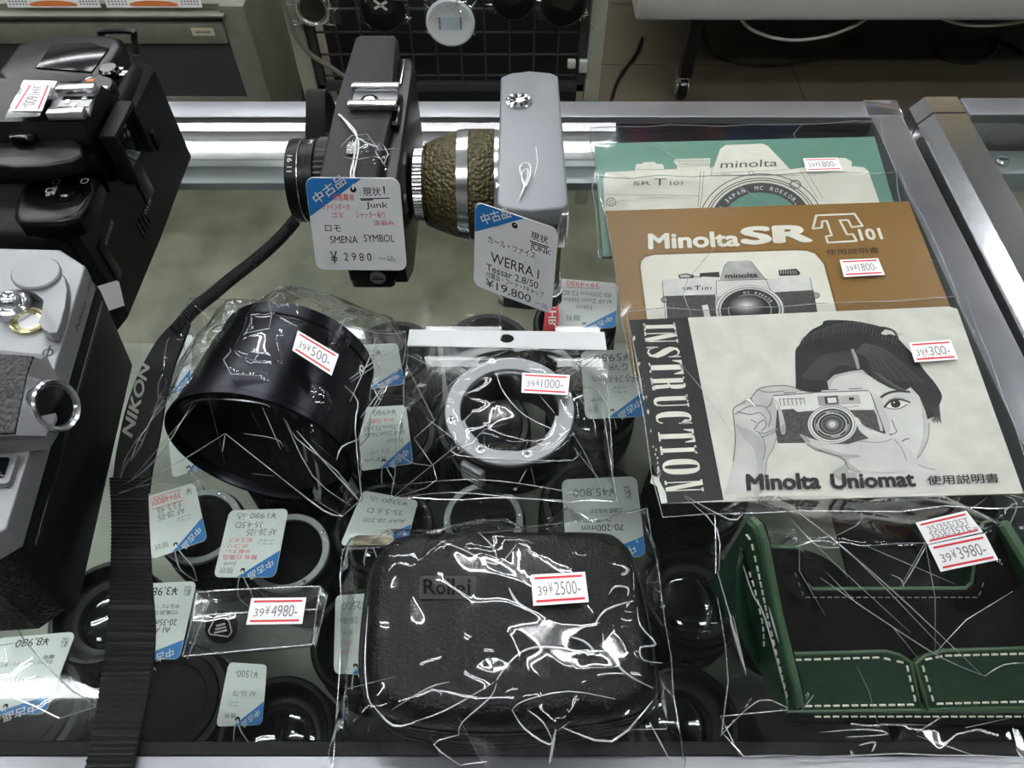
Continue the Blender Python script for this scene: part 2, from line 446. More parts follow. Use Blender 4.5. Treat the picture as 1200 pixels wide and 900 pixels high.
def film_mesh(mb, outline, hfun, m, spacing=8.0, jit=2.0, seed=1, edge_z=1.0, edge_jit=2.0, ridges=(), clearance=0.8, zmin=0.5, und=0.0, und_len=24.0):
    if und:
        h0 = hfun; hfun = lambda x, y: h0(x, y) + und * (noise.noise(Vector((x / und_len, y / und_len, seed * 3.7))) + .6 * noise.noise(Vector((x / und_len * 2.3, y / und_len * 2.3, seed * 1.3))))
    """sheet lying over what hfun describes, folded into facets; ridges = [(p, q, height)] are long folds"""
    rnd = random.Random(seed)
    pts = []; zs = []; cons = []
    # boundary
    n = len(outline); b0 = 0
    for i in range(n):
        a = outline[i]; c = outline[(i + 1) % n]; L = hypot(c[0] - a[0], c[1] - a[1]); k = max(1, int(L / spacing))
        for t in range(k):
            f = t / k; wob = (rnd.random() - .5) * spacing * 0.18 if t else 0
            x = a[0] + (c[0] - a[0]) * f - (c[1] - a[1]) / L * wob; y = a[1] + (c[1] - a[1]) * f + (c[0] - a[0]) / L * wob
            pts.append((x, y)); zs.append(max(zmin, edge_z + rnd.random() * edge_jit, hfun(x, y) * 0.0 + zmin))
    nb = len(pts); cons = [(i, (i + 1) % nb) for i in range(nb)]
    bpoly = list(pts)
    rid = set()
    for (p, q, amp) in ridges:
        L = hypot(q[0] - p[0], q[1] - p[1]); k = max(2, int(L / (spacing * 0.8))); prev = None
        for t in range(k + 1):
            f = t / k; x = p[0] + (q[0] - p[0]) * f; y = p[1] + (q[1] - p[1]) * f
            if not inside((x, y), bpoly) or edge_dist((x, y), bpoly) < 1.5: prev = None; continue
            pts.append((x, y)); zs.append(max(zmin, hfun(x, y) + clearance + amp * (0.7 + 0.6 * rnd.random()))); rid.add(len(pts) - 1)
            if prev is not None: cons.append((prev, len(pts) - 1))
            prev = len(pts) - 1
    xs = [p[0] for p in bpoly]; ys = [p[1] for p in bpoly]
    tries = int((max(xs) - min(xs)) * (max(ys) - min(ys)) / spacing ** 2 * 6)
    for _ in range(tries):
        x = rnd.uniform(min(xs), max(xs)); y = rnd.uniform(min(ys), max(ys))
        if not inside((x, y), bpoly) or edge_dist((x, y), bpoly) < spacing * 0.45: continue
        ms = spacing * (0.55 + 0.6 * rnd.random())
        if any((x - p[0]) ** 2 + (y - p[1]) ** 2 < ms * ms for p in pts): continue
        pts.append((x, y)); zs.append(max(zmin, hfun(x, y) + clearance + jit * (rnd.random() ** 1.6)))
    r = delaunay_2d_cdt([Vector(p) for p in pts], cons, [], 1, 1e-5)
    vco, _, faces, ov = r[0], r[1], r[2], r[3]
    z2 = []
    for i, src in enumerate(ov): z2.append(zs[src[0]] if src else hfun(vco[i].x, vco[i].y) + clearance)
    mb.add([(vco[i].x, vco[i].y, z2[i]) for i in range(len(vco))], [list(f) for f in faces], m)
    return [(pts[i][0], pts[i][1], zs[i]) for i in range(nb)]
def film(name, parent, outline, hfun, m=None, sub=2, crease=0.7, seed=1, seam=True, folds=0.16, fold_r=0.17, seam_r=0.28, trace=(), trace_z=0.8, **kw):
    mb = MB(); edge = film_mesh(mb, outline, hfun, m or M_FILM, seed=seed, **kw)
    o = mb.build(name, parent, smooth=180)
    me = o.data; rnd = random.Random(seed + 5)
    # sharp folds: short walks along the facets' edges, each a hair-thin pale tube, glint in its colour
    nbv = {}
    eix = {}
    for e in me.edges:
        a, b = e.vertices; nbv.setdefault(a, []).append(b); nbv.setdefault(b, []).append(a); eix[(min(a, b), max(a, b))] = e.index
    cr = [crease + (1 - crease) * 0.6 * rnd.random() if rnd.random() < .7 else 0.15 for _ in me.edges]
    fl = MB(); vlist = list(nbv); base = Vector(parent['_mm'])
    for _ in range(int(len(vlist) * folds)):
        a = rnd.choice(vlist); path = [a]; d = None
        for _k in range(rnd.randint(1, 4)):
            opts = [b for b in nbv[path[-1]] if b not in path]
            if not opts: break
            if d is None: b = rnd.choice(opts)
            else: b = max(opts, key=lambda q: (me.vertices[q].co - me.vertices[path[-1]].co).normalized().dot(d) + .25 * rnd.random())
            d = (me.vertices[b].co - me.vertices[path[-1]].co).normalized()
            cr[eix[(min(path[-1], b), max(path[-1], b))]] = 1.0; path.append(b)
        if len(path) > 1:
            pts = [base + me.vertices[q].co / S + Vector((0, 0, .05)) for q in path]; rr = fold_r * (.5 + .8 * rnd.random())
            fl.tube(pts, [rr * .35] + [rr] * (len(pts) - 2) + [rr * .35] if len(pts) > 2 else [rr, rr * .3], M_FOLD_GLINT, 5)
    for (pp, r_) in trace:                                       # long folds and highlights on the film, drawn as pale tubes
        pts = []; pp = [(q.x, q.y) for q in smooth_path([(a[0], a[1], 0) for a in pp], 3)]
        for i in range(len(pp)):
            steps = 2 if i < len(pp) - 1 else 1
            for k in range(steps):
                f_ = k / steps; a = pp[i]; b = pp[min(i + 1, len(pp) - 1)]
                px, py = a[0] + (b[0] - a[0]) * f_, a[1] + (b[1] - a[1]) * f_; z = 5.0
                for _it in range(6):
                    q = U(px, py, z); z = .5 * z + .5 * (hfun(q.x, q.y) + kw.get('clearance', .8) + trace_z)
                z = max(z, kw.get('zmin', .5) + .4)
                pts.append(U(px, py, z))
        n_ = len(pts); fl.tube(pts, [r_ * (.35 + .65 * min(1, 3 * min(i, n_ - 1 - i) / n_)) for i in range(n_)], M_FOLD_GLINT, 6)
    if fl.f: fl.build('fold_glint', parent, smooth=80)
    at = me.attributes.new('crease_edge', 'FLOAT', 'EDGE')
    at.data.foreach_set('value', cr)
    md = o.modifiers.new('soft_folds', 'SUBSURF'); md.levels = sub; md.render_levels = sub
    md.boundary_smooth = 'PRESERVE_CORNERS'
    if seam:
        sm = MB(); sm.tube(edge + edge[:2], seam_r, M_SEAM, 5); sm.build('sealed_edge', parent)
    return o
# ================================================================== the shop: floor, ceiling, lamps
FLOOR_M = mat('shop_floor', (124, 124, 105), 0.4, var=(9, (94, 96, 80), 0.36, 0.64), bump=('noise', 60, 0.08, 0.002))
FLOOR_B = mat('brown_floor_tile', (100, 92, 76), 0.5, var=(5, (84, 76, 62), 0.3, 0.7), bump=('noise', 60, 0.08, 0.002))
mb = MB()
mb.box(-4000, 4000, -2600, 1640, -920, -900, FLOOR_M)
for i in range(10):                                                     # brown tiles of the back aisle, thin joints between
    for j in range(4):
        x0 = -4000 + i * 800; y0 = 1640 + j * 340
        mb.box(x0 + 1.5, x0 + 798.5, y0 + 1.5, y0 + 338.5, -920, -900, FLOOR_B)
structure(mb.build('floor', smooth=0))
CEIL_M = mat('ceiling_board', (112, 113, 112), 0.8)
mb = MB(); mb.box(-4000, 4000, -2600, 4200, 1640, 1660, CEIL_M)
structure(mb.build('ceiling', smooth=0))
WALL_M = mat('shop_wall', (150, 150, 142), 0.7)
mb = MB(); mb.box(-4000, 4000, 4200, 4260, -900, 1640, WALL_M)
structure(mb.build('wall_back', smooth=0))
mb = MB(); mb.box(-4000, 4000, -2660, -2600, -900, 1640, WALL_M)
structure(mb.build('wall_front', smooth=0))

M_TUBE = mat('fluorescent_tube', (250, 252, 255), 0.4, emit=TUBE_POWER)
M_LHOUS = mat('lamp_housing', (230, 230, 228), 0.4)
def ceiling_light(x, y, first=[None]):
    if first[0] is None:
        t = thing('ceiling_light', 'white twin tube fluorescent lamp fixed under the shop ceiling', 'lamp', (x, y, 1640), 'twin tube lamps under the ceiling')
        mb = MB(); mb.prism([(-620, 0), (620, 0), (620, 1), (-620, 1)], 0, 1, M_LHOUS); mb.v = []; mb.f = []; mb.m = []
        mb.loft([[(x + sx * 610, y - 75, 1640), (x + sx * 610, y + 75, 1640), (x + sx * 610, y + 30, 1604), (x + sx * 610, y - 30, 1604)] for sx in (-1, 1)], M_LHOUS)
        mb.build('housing', t)
        for dy in (-62, 62):
            mb = MB(); mb.lathe([(17, -590), (17, 590)], M_TUBE, 12, Matrix.Translation((x, y + dy, 1592)) @ Matrix.Rotation(pi / 2, 4, 'Y')); mb.build('tube', t)
            for sx in (-1, 1): mb = MB(); mb.box(x + sx * 600 - 12, x + sx * 600 + 12, y + dy - 14, y + dy + 14, 1574, 1640, M_LHOUS, 3); mb.build('lamp_holder', t)
        first[0] = t
        return
    src = first[0]; r = src.copy(); COL.objects.link(r); r.location = (x * S, y * S, (TOP + 1640) * S)
    for ch in list(src.children):
        c = ch.copy(); COL.objects.link(c); c.parent = r
for (x, y) in ((-1500, 503), (1500, 560), (-350, -420), (1250, -420), (-1900, -420), (-300, 1500), (3000, 1500), (-1750, 1500), (-160, 2600), (-1410, 2600), (-2660, 2600), (3000, 2700)):  # all out of view; the rear row is added for the rails to reflect
    ceiling_light(x, y)

short = [o for o in COL.objects if o.name.startswith('ceiling_light')][0].copy(); COL.objects.link(short); short.location = (0.05, 0.575, (TOP + 1640) * S); short.scale = (0.5, 1, 1)  # unseen half-length lamp, added for glare on the zip case and its bag
short['label'] = 'added short white twin tube lamp for film glare, under the ceiling straight above the counter'
for ch in [o for o in COL.objects if o.name == 'ceiling_light'][0].children:
    c = ch.copy(); COL.objects.link(c); c.parent = short
# ================================================================== the glass counter that carries everything
YB = 451.0
t = thing('glass_showcase', 'glass topped display counter with worn steel rails, covered in cameras and manuals', 'showcase', (0, 250, -900))
mb = MB()
mb.prism(rrect(-520, 262, YB - 18, YB, 1.5, 2), -34, 0, M_STEEL, 0.8)
mb.build('rear_rail', t)
mb = MB()
mb.prism([(239.5, 30), (257, 30), (261, 60), (261, YB - 17), (239.5, YB - 17)], -34, 0.4, M_STEELY, 1.2)
mb.build('side_rail', t)
mb = MB(); mb.prism([(238, YB - 16.6), (262, YB - 16.6), (262.5, YB + 1), (239.5, YB + 1)], -34, 0.8, M_CHROME, 1.4); mb.build('corner_cap', t)
mb = MB()
mb.prism(rrect(-520, 262, 8, 47, 2, 2), -34, 0, M_STEEL, 1.0)
mb.build('front_rail', t)
for ya, yb in ((47.2, 52.0), (YB - 24, YB - 18.4)): mb = MB(); mb.box(-520, 239, ya, yb, -8, -1.0, M_VOID, 0.6); mb.build('rubber_gasket', t)
mb = MB(); mb.box(-520, 239, 52.1, YB - 24.2, -6, 0, M_GLASS); mb.build('top_pane', t, smooth=0)
mb = MB()                                                               # lower member of the rear frame: a channel with lips
sec_ = [(412, -44), (412, -38), (416, -36), (424, -35.4), (427, -38), (430, -38), (433, -35.2), (448, -34.6), (450, -37), (450, -44)]
mb.loft([[(x_, a, b) for a, b in sec_] for x_ in (-520, 258)], M_STEEL)
mb.build('rear_channel', t)
mb = MB(); mb.box(-520, 258, 50, 440, -258, -250, M_DECK, 1.0); mb.build('display_shelf', t)
mb = MB(); mb.box(-520, 262, 14, 46, -900, -34.3, M_VOID, 1.0); mb.build('front_panel', t)
mb = MB(); mb.box(258.5, 262.5, 46, YB - 6, -900, -34.3, M_BLACKG, 0.6); mb.build('side_panel', t)
mb = MB(); mb.box(244, 262, YB, YB + 18, -900, -34.3, M_CHROME, 2); mb.build('corner_post', t)

# ------------------------------------------------------------------ neighbouring counter
t2 = thing('glass_showcase', 'second glass counter with mirror chrome rail beside the gap', 'showcase', (420, 250, -900))
mb = MB()
R0 = [(271, 20), (276, 452), (306, 452), (301, 20)]
sec = [(0, -40), (0, -9), (7, 0), (29, 0), (31, -2), (31, -40)]
mb.loft([[(271 + 5 * k + a, 20 + 417 * k, b) for a, b in sec] for k in (0, 1)], M_CHROME)
mb.build('side_rail', t2)
mb = MB(); mb.loft([[(275.5 + a, yy, b + 0.6) for a, b in sec] for yy in (437.6, 455)], M_CHROME); mb.build('corner_cap', t2)
mb = MB(); mb.prism(rrect(307, 900, 436, 455, 1.5, 2), -34, 0, M_STEEL, 0.8); mb.build('rear_rail', t2)
mb = MB(); mb.box(303, 900, 20, 436, -7, -1, M_GLASS); mb.build('top_pane', t2, smooth=0)
mb = MB(); mb.box(307.5, 900, 405, 430, -40, -24, M_STEEL, 1.5)
mb.build('inner_channel', t2)
mb = MB(); mb.lathe([(4.6, 0), (4.6, 2.2), (3.6, 3.2), (0, 3.2)], M_CHROME, 20, Matrix.Translation((333, 416, -24)))
mb.box(330, 336, 415.5, 416.5, -21.2, -20.5, M_VOID); mb.build('screw', t2)
mb = MB(); mb.box(309, 900, 30, 402, -130, -124, mat('pale_shelf', (168, 172, 164), 0.4, var=(9, (142, 148, 136), .35, .7))); mb.build('display_shelf', t2)
mb = MB(); mb.box(276, 300, 20, 450, -900, -41, M_BLACKG, 1); mb.build('side_panel', t2)

# ================================================================== behind the counter
# grey steel cabinet
CY = 1500.0
t = thing('steel_cabinet', 'grey steel cabinet with a dark lower panel behind the black autofocus camera', 'cabinet', (-900, CY + 200, -900))
xr = UY(272, 60, CY).x
pz0 = UY(150, 114, CY).z; pz1 = UY(150, 50, CY).z; ztop = UY(150, 7, CY).z
mb = MB(); mb.box(-1900, xr + 52, CY + 10, CY + 500, -900, ztop, M_CABG, 3)
mb.box(xr, xr + 52, CY, CY + 12, -900, ztop, M_CABG, 3)
mb.box(-1900, xr, CY, CY + 12, -900, pz0, M_CABG, 3); mb.box(-1900, xr, CY - 6, CY + 12, pz1, pz1 + 44, M_CABG, 3)
mb.build('body', t)
mb = MB(); mb.box(-1900, xr + 0.5, CY + 4, CY + 10.5, pz0 - 1, pz1 + 1, M_CABD); mb.build('dark_panel', t)
mb = MB(); mb.box(-1900, xr + 10, CY - 12, CY + 30, pz1 + 60, pz1 + 64, M_CABG, 1); mb.build('shelf_rail', t)
l = UY(225, 37, CY - 6); r = UY(251, 37, CY - 6)
mb = MB(); mb.box(l.x, r.x, CY - 8, CY - 6, l.z - 8, l.z + 8, mat('brass_label', (206, 200, 168), .5)); 
mb.box(l.x + 8, r.x - 8, CY - 8.4, CY - 7.9, l.z - 2, l.z + 2, M_GREYINK); mb.build('maker_plate', t)
for k, (x0, x1) in enumerate(((8, 117), (124, 236))):
    a = UY(x0, 3, CY - 16); b = UY(x1, 3, CY - 16)
    q = Quad((a.x, CY - 10, a.z + 42), (b.x, CY - 10, b.z + 42), (b.x, CY - 20, a.z - 8), (a.x, CY - 20, a.z - 8))
    mb = MB(); q.card(mb, RECT, 1.0, M_PAPER)
    q.poly(mb, [(0.28, 0.05)] + [(0.5 + 0.26 * cos(radians(s)), 0.1 + 0.16 * sin(radians(s))) for s in range(180, -1, -20)] + [(0.74, 0.05)], M_ORANGE, 0.4)
    for v in (0.1, 0.2, 0.30):
        for u in [0.03 + 0.035 * i for i in range(6)] + [0.79 + 0.033 * i for i in range(6)]:
            q.poly(mb, [(u, v), (u + 0.02, v), (u + 0.02, v + 0.05), (u, v + 0.05)], M_GREYINK, 0.4)
    tag(mb.build('price_card', smooth=0), ('white shelf card with an orange patch, directly above the camera prism' if k == 0 else 'white shelf card with an orange patch, above the small maker plate'), 'price card', 'shelf cards on the steel cabinet')

# black wire grid rack on beige posts
GY = 1400.0
t = thing('wire_grid_rack', 'black wire grid rack on beige posts with blister bags hanging', 'rack', (UY(520, 60, GY).x, GY, -900))
def gx(px, py=60): return UY(px, py, GY).x
def gz(py): return UY(520, py, GY).z
mb = MB()
for px in (355, 697):
    x = gx(px)
    mb = MB(); mb.box(x - 15, x + 15, GY - 14, GY + 16, -900, -250, M_BEIGE, 2)
    for k in range(12): mb.lathe([(2.4, 0), (2.4, 2), (0, 3)], M_STEEL, 10, Matrix.Translation((x + (11 if px < 500 else -11), GY - 14, -880 + k * 52)) @ Matrix.Rotation(pi / 2, 4, 'X'))
    mb.build('post', t)
xl, xr2 = gx(355) + 17, gx(697) - 17; zb = gz(101)
mb = MB(); mb.box(xl, xl + 16, GY - 8, GY + 8, zb - 8, -250, M_MESHB, 2); mb.box(xr2 - 16, xr2, GY - 8, GY + 8, zb - 8, -250, M_MESHB, 2)
mb.box(xl, xr2, GY - 8, GY + 8, zb - 8, zb + 10, M_MESHB, 2); mb.build('grid_frame', t)
mb = MB(); n = 11
for k in range(1, n): 
    x = xl + 8 + (xr2 - xl - 16) * k / n; mb.tube([(x, GY, zb), (x, GY, -250)], 2.4, M_MESHB, 6)
for k in range(8): 
    z = zb + 22 + k * 46; mb.tube([(xl, GY + 4, z), (xr2, GY + 4, z)], 2.4, M_MESHB, 6)
mb.build('wire_grid', t)
mb = MB(); mb.box(xl + 2, xr2 - 2, GY + 120, GY + 130, -900, -240, M_VOID); mb.build('dark_backing', t)
mb = MB(); mb.loft([[(xl - 70 + k * 95, GY + 30 + a, -900 + k * 520 + 0) for a in (0, 30)] + [(xl - 100 + k * 95, GY + 30 + a, -900 + k * 520) for a in (30, 0)] for k in (0, 1)], M_MESHB); mb.build('brace', t)
for px in (670, 684):
    x = gx(px, 68)
    mb = MB(); mb.box(x - 9, x + 7, GY - 20, GY - 8, gz(70 + (px > 675) * 5) - 8, gz(70) + 8, M_SHELFW, 2); mb.build('clip', t)

HB = [(367, 8, 'silver ring cap in a crinkled clear bag hanging at the rack post', 'ring'), (449, 8, 'black lens cap with white strips in a clear bag on the wire grid', 'black'),
      (528, 24, 'white translucent round cap in a clear bag, lowest on the grid', 'white'), (602, -6, 'small dark piece in a clear bag beside the white cap', 'dark'), (660, 2, 'round dark cap in a clear bag nearest the rack clip', 'round')]
for i, (px, py, lab, kind) in enumerate(HB):
    c = UY(px, py, GY - 26); y0 = GY - 26
    t = thing('bagged_lens_cap', lab, 'lens cap', (c.x, y0, c.z - 30), 'bagged caps hanging on the wire grid')
    w = 48; h = 52 if kind != 'white' else 44
    rnd = random.Random(i + 3)
    mb = MB(); g = 9
    vs = []; fs = []
    for face in (0, 1):
        for a in range(g):
            for b in range(g):
                u = a / (g - 1) * 2 - 1; v = b / (g - 1) * 2 - 1; e = (1 - u * u) * (1 - v * v)
                d = (14 * e + 5 * e * rnd.random() + 1) * (1 if face else -0.6)
                vs.append((c.x + u * w * (1 + .08 * (rnd.random() - .5)), y0 - d, c.z + v * h * (1 + .1 * (rnd.random() - .5)) + 18))
        for a in range(g - 1):
            for b in range(g - 1):
                o_ = face * g * g; fs.append([o_ + a * g + b, o_ + (a + 1) * g + b, o_ + (a + 1) * g + b + 1, o_ + a * g + b + 1])
    mb.add(vs, fs, M_FILM); mb.build('clear_bag', t, smooth=20)
    mb = MB()
    for k in range(40):
        u = rnd.uniform(-.95, .95); v = rnd.uniform(-1, .6); L = rnd.uniform(6, 22); a = rnd.uniform(0, 2 * pi); p = Vector((c.x + u * w, y0 - 15 * (1 - u * u) * (1 - v * v) - 2, c.z + v * h + 18))
        if (p.x - c.x) ** 2 + (p.z - c.z) ** 2 > 32 ** 2: mb.tube([p - Vector((cos(a), 0, sin(a))) * L / 2, p + Vector((0, -1.5, 0)), p + Vector((cos(a + .5), 0, sin(a + .5))) * L / 2], [.4, 1.3, .4], M_FOLD_GLINT, 5)
    mb.build('fold_glint', t)
    MX = Matrix.Translation((c.x, y0 - 6, c.z)) @ Matrix.Rotation(pi / 2, 4, 'X')
    mb = MB()
    if kind == 'white':
        mw = mat('translucent_white_cap', (214, 220, 222), 0.4)
        mb.lathe([(44, -3), (46, 0), (46, 4), (42, 6), (36, 4.4), (0, 4.4)], mw, 40, MX); 
        for dx in (-20, 20): mb.box(c.x + dx - 1.6, c.x + dx + 1.6, y0 - 11.8, y0 - 10.2, c.z - 12, c.z + 12, M_GREYINK)
        mb.box(c.x - 16, c.x + 16, y0 - 11.4, y0 - 10.0, c.z - 12, c.z + 12, mat('pale_blue_pad', (190, 204, 216), .4))
    elif kind == 'ring':
        mb.lathe([(30, -4), (32, 0), (32, 4), (27, 5), (25, 2), (0, 2)], M_BRIGHT, 36, MX)
        mb.lathe([(24, 2.5), (22, 4), (0, 4)], M_BLACKP, 30, MX)
    else:
        mb.lathe([(40, -5), (42, 0), (42, 5), (38, 8), (30, 6.5), (0, 6.5)], M_BLACKP, 40, MX)
        if kind == 'black':
            for a in (28, -40):
                d = Vector((cos(radians(a)), 0, sin(radians(a)))); p = Vector((c.x - 2, y0 - 13.5, c.z + 10))
                mb.stroke([p - d * 14, p + d * 14], 5, M_WHITE, Vector((0, -1, 0)))
    mb.build('lens_cap', t)
    mb = MB()
    if kind == 'black': mb.box(c.x + 24, c.x + 50, y0 - 22, y0 - 21.4, c.z + 24, c.z + 48, M_PAPER); mb.build('price_sticker', t)

# rolling shelf unit, cables, tiles behind
SY = 1760.0
z0 = UY(900, 23, SY).z; x0 = UY(746, 12, SY).x
t = thing('rolling_shelf', 'white rolling shelf unit whose low board ends in a caster leg', 'shelf unit', (x0 + 600, SY + 250, -900))
mb = MB(); mb.box(x0, x0 + 1500, SY, SY + 560, z0, z0 + 75, M_SHELFW, 3); mb.box(x0, x0 + 1500, SY - 2, SY + 2, z0, z0 + 5, M_STEEL, 1); mb.build('low_board', t)
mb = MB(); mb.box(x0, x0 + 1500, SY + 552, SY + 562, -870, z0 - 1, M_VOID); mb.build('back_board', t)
mb = MB(); mb.box(x0, x0 + 1500, SY + 520, SY + 534, z0 + 70, 1250, M_SHELFW, 2); mb.build('added_back_panel', t)  # upper back and boards: out of view, added for the rails to reflect
for zz in (-150, 330, 800): mb = MB(); mb.box(x0, x0 + 1500, SY + 120, SY + 519, zz, zz + 24, M_SHELFW, 2); mb.build('added_shelf_board', t)
mb = MB(); rb = random.Random(4); cols_ = [mat('goods_%d' % k, c_, .5) for k, c_ in enumerate(((122, 28, 52), (206, 172, 60), (60, 92, 150), (220, 220, 214), (70, 120, 90), (40, 44, 70), (206, 120, 60)))]  # unseen boxes, added to give coloured patches in the rail reflections
for zz in (-126, 354, 824):
    xx = x0 + 20
    while xx < x0 + 1420:
        w_ = rb.uniform(50, 130); mb.box(xx, xx + w_ - 5, SY + 150, SY + 420, zz, zz + rb.uniform(120, 300), cols_[rb.randrange(7)], 2); xx += w_
added_stock = mb.build('added_goods', t); added_stock['kind'] = 'stuff'
lp = UY(800, 100, SY + 60)
mb = MB(); mb.box(lp.x - 15, lp.x + 17, SY + 45, SY + 78, -835, z0 - 1, M_BLACKP, 4); mb.build('leg', t)
mb = MB(); mb.lathe([(10, -14), (27, -12), (30, -8), (30, 8), (27, 12), (10, 14)], M_BLACKG, 28, Matrix.Translation((lp.x - 2, SY + 62, -869)) @ Matrix.Rotation(pi / 2, 4, 'Y'))
mb.lathe([(20, -16), (20, 16)], M_STEEL, 24, Matrix.Translation((lp.x - 2, SY + 62, -869)) @ Matrix.Rotation(pi / 2, 4, 'Y'))
mb.box(lp.x - 20, lp.x + 14, SY + 52, SY + 76, -862, -836, M_CHROME, 5); mb.build('caster', t)
def cable(name, pts, r, m, lab):
    mb = MB(); mb.tube(smooth_path(pts, 8), r, m, 8); tag(mb.build(name), lab, 'cable')
def pz(px, py, z): return U(px, py, z)
M_CABW = mat('white_cable', (170, 172, 164), .5); M_CABK = mat('black_cable', (18, 18, 18), .5); M_CABGR = mat('grey_cable', (108, 108, 100), .5)
yy = SY + 30
cable('hanging_cable', [UY(868, 22, yy), UY(880, 34, yy), UY(905, 44, yy), UY(935, 47, yy), UY(970, 42, yy), UY(1000, 31, yy), UY(1015, 22, yy)], 4, M_CABW, 'white cable sagging in a wide loop under the low shelf board')
cable('hanging_cable', [UY(1105, 22, yy), UY(1125, 28, yy), UY(1150, 30, yy), UY(1180, 28, yy), UY(1215, 22, yy)], 4, M_CABW, 'white cable dipping barely below the shelf board edge')
zf = -895
cable('floor_cable', [pz(822, 30, zf), pz(828, 55, zf), pz(850, 70, zf), pz(890, 76, zf), pz(940, 73, zf), pz(985, 60, zf), pz(1005, 42, zf)], 4.5, M_CABK, 'long black cable curving over the floor behind the caster')
cable('floor_cable', [pz(1200, 62, zf), pz(1165, 45, zf), pz(1125, 48, zf), pz(1102, 56, zf), pz(1110, 70, zf), pz(1140, 73, zf), pz(1165, 62, zf), pz(1172, 40, zf)], 4.5, M_CABK, 'black cable lying in a closed coil on the floor')
cable('floor_cable', [pz(752, 45, zf), pz(744, 65, zf), pz(726, 90, zf), pz(716, 118, zf), pz(712, 140, zf)], 4.5, M_CABK, 'black cable running over the floor beside the rack post')
cable('hanging_cable', [UY(328, -10, GY - 30), UY(335, 12, GY - 30), UY(345, 40, GY - 30), UY(362, 62, GY - 30), UY(388, 79, GY - 30), UY(412, 95, GY - 30), UY(440, 108, GY - 30)], 4.5, M_CABGR, 'grey cable slung in front of the wire grid beside the post')
# ================================================================== cameras on the glass
def UX(px, py, X):
    d = ray(px, py); return Vector((0, 0, CAM_H)) + d * (X / d.x)
def xy(p): return (p.x, p.y)
def dot_lathe(mb, c, prof, m, seg=24, axis=(0, 0, 1)):
    z = Vector(axis).normalized(); x = z.orthogonal().normalized(); y = z.cross(x)
    M = Matrix(((x.x, y.x, z.x, c[0]), (x.y, y.y, z.y, c[1]), (x.z, y.z, z.z, c[2]), (0, 0, 0, 1)))
    mb.lathe(prof, m, seg, M)

# ------------------------------------------------------------------ black autofocus SLR
t = thing('slr_camera', 'large black autofocus SLR camera with a metal hot shoe on its prism', 'camera', (-232, 316, 0))
mb = MB()
out = [(-206, 248), (-203.5, 256), (-202.5, 316), (-203.5, 380), (-207, 389), (-216, 393), (-262, 393), (-272, 386), (-274, 350), (-262, 338), (-262, 262), (-256, 252), (-246, 247.5), (-214, 245.5)]
mb.prism(out, 3, 71, M_BLACKM, 8, 4); mb.prism([(x * 0.985 - 3.4, y * .985 + 4.9) for x, y in out], 0, 6, M_BLACKM, 1)
mb.build('body', t)
mb = MB()                                                               # hinged back with its shallow panels
mb.loft([[(-204, 252, 4), (-201.0, 256, 4), (-201.0, 386, 4), (-204, 389, 4)], [(-204, 252, 64), (-201.0, 256, 63), (-201.0, 386, 63), (-204, 389, 64)], [(-208, 255, 68), (-206, 259, 68), (-206, 383, 68), (-208, 386, 68)]], M_BLACKM)
mb.box(-201.4, -200.3, 262, 269, 22, 46, M_BLACKP, 0.5)
mb.box(-201.4, -200.2, 318, 330, 24, 46, M_BLACKP, 0.5); mb.box(-201.4, -199.6, 352, 356, 34, 46, M_BLACKP, 0.6)
for k in range(4): mb.box(-201.2, -200.4, 300 + k * 4, 302 + k * 4, 16, 26, M_BLACKG)
mb.build('film_door', t)
mb = MB()                                                               # far deck with the display and dials
deck = [(-212, 342), (-209, 352), (-208.5, 378), (-212, 387), (-222, 390), (-254, 389), (-266, 380), (-267, 352), (-256, 341)]
mb.prism(deck, 66, 82, M_BLACKP, 4, 3); mb.build('top_deck', t)
mb = MB(); mb.prism([(-216, 352), (-214, 374), (-226, 380), (-246, 378), (-246, 356)], 82, 82.8, M_BLACKG, 0.4); mb.build('display_window', t)
mb = MB(); c = U(112, 101, 86); dot_lathe(mb, (c.x, c.y, 80), [(9, 0), (9, 5.5), (8, 6.5), (0, 6.5)], M_BLACKP)
for k, m in ((0, M_ORANGE), (1, M_ORANGE), (2, M_WHITE), (3, M_WHITE), (4, M_WHITE)):
    a = 2.3 + k * 0.9; p = Vector((c.x + 5.4 * cos(a), c.y + 5.4 * sin(a), 86.7)); mb.poly([p + Vector((-1.7, -1.2, 0)), p + Vector((1.7, -1.2, 0)), p + Vector((1.7, 1.2, 0)), p + Vector((-1.7, 1.2, 0))], m)
mb.build('command_dial', t)
mb = MB(); c = U(135, 83, 84); dot_lathe(mb, (c.x - 3, c.y, 81), [(5, 0), (5, 4), (4, 5), (0, 5)], M_BLACKG); 
c = U(107, 92, 83)
mb.stroke([U(107, 93, 83), U(128, 85, 83)], 1.2, M_WHITE); dot_lathe(mb, (U(105, 93, 83).x, U(105, 93, 83).y, 82.6), [(2.6, 0), (2, .6), (0, .6)], M_WHITE)
for (px, py) in ((141, 80), (146, 84), (143, 87)): 
    p = U(px, py, 83); mb.poly([p + Vector((-1.4, -1, 0)), p + Vector((1.4, -1, 0)), p + Vector((1.4, 1, 0)), p + Vector((-1.4, 1, 0))], M_WHITE)
mb.build('shutter_button', t)
mb = MB(); a = [(-226, 389, 70), (-226, 394, 77), (-226, 395, 80), (-209, 395, 80), (-209, 394, 77), (-209, 389, 70)]
mb.tube(smooth_path(a, 4), 1.7, M_BLACKP, 8); mb.build('strap_lug', t)
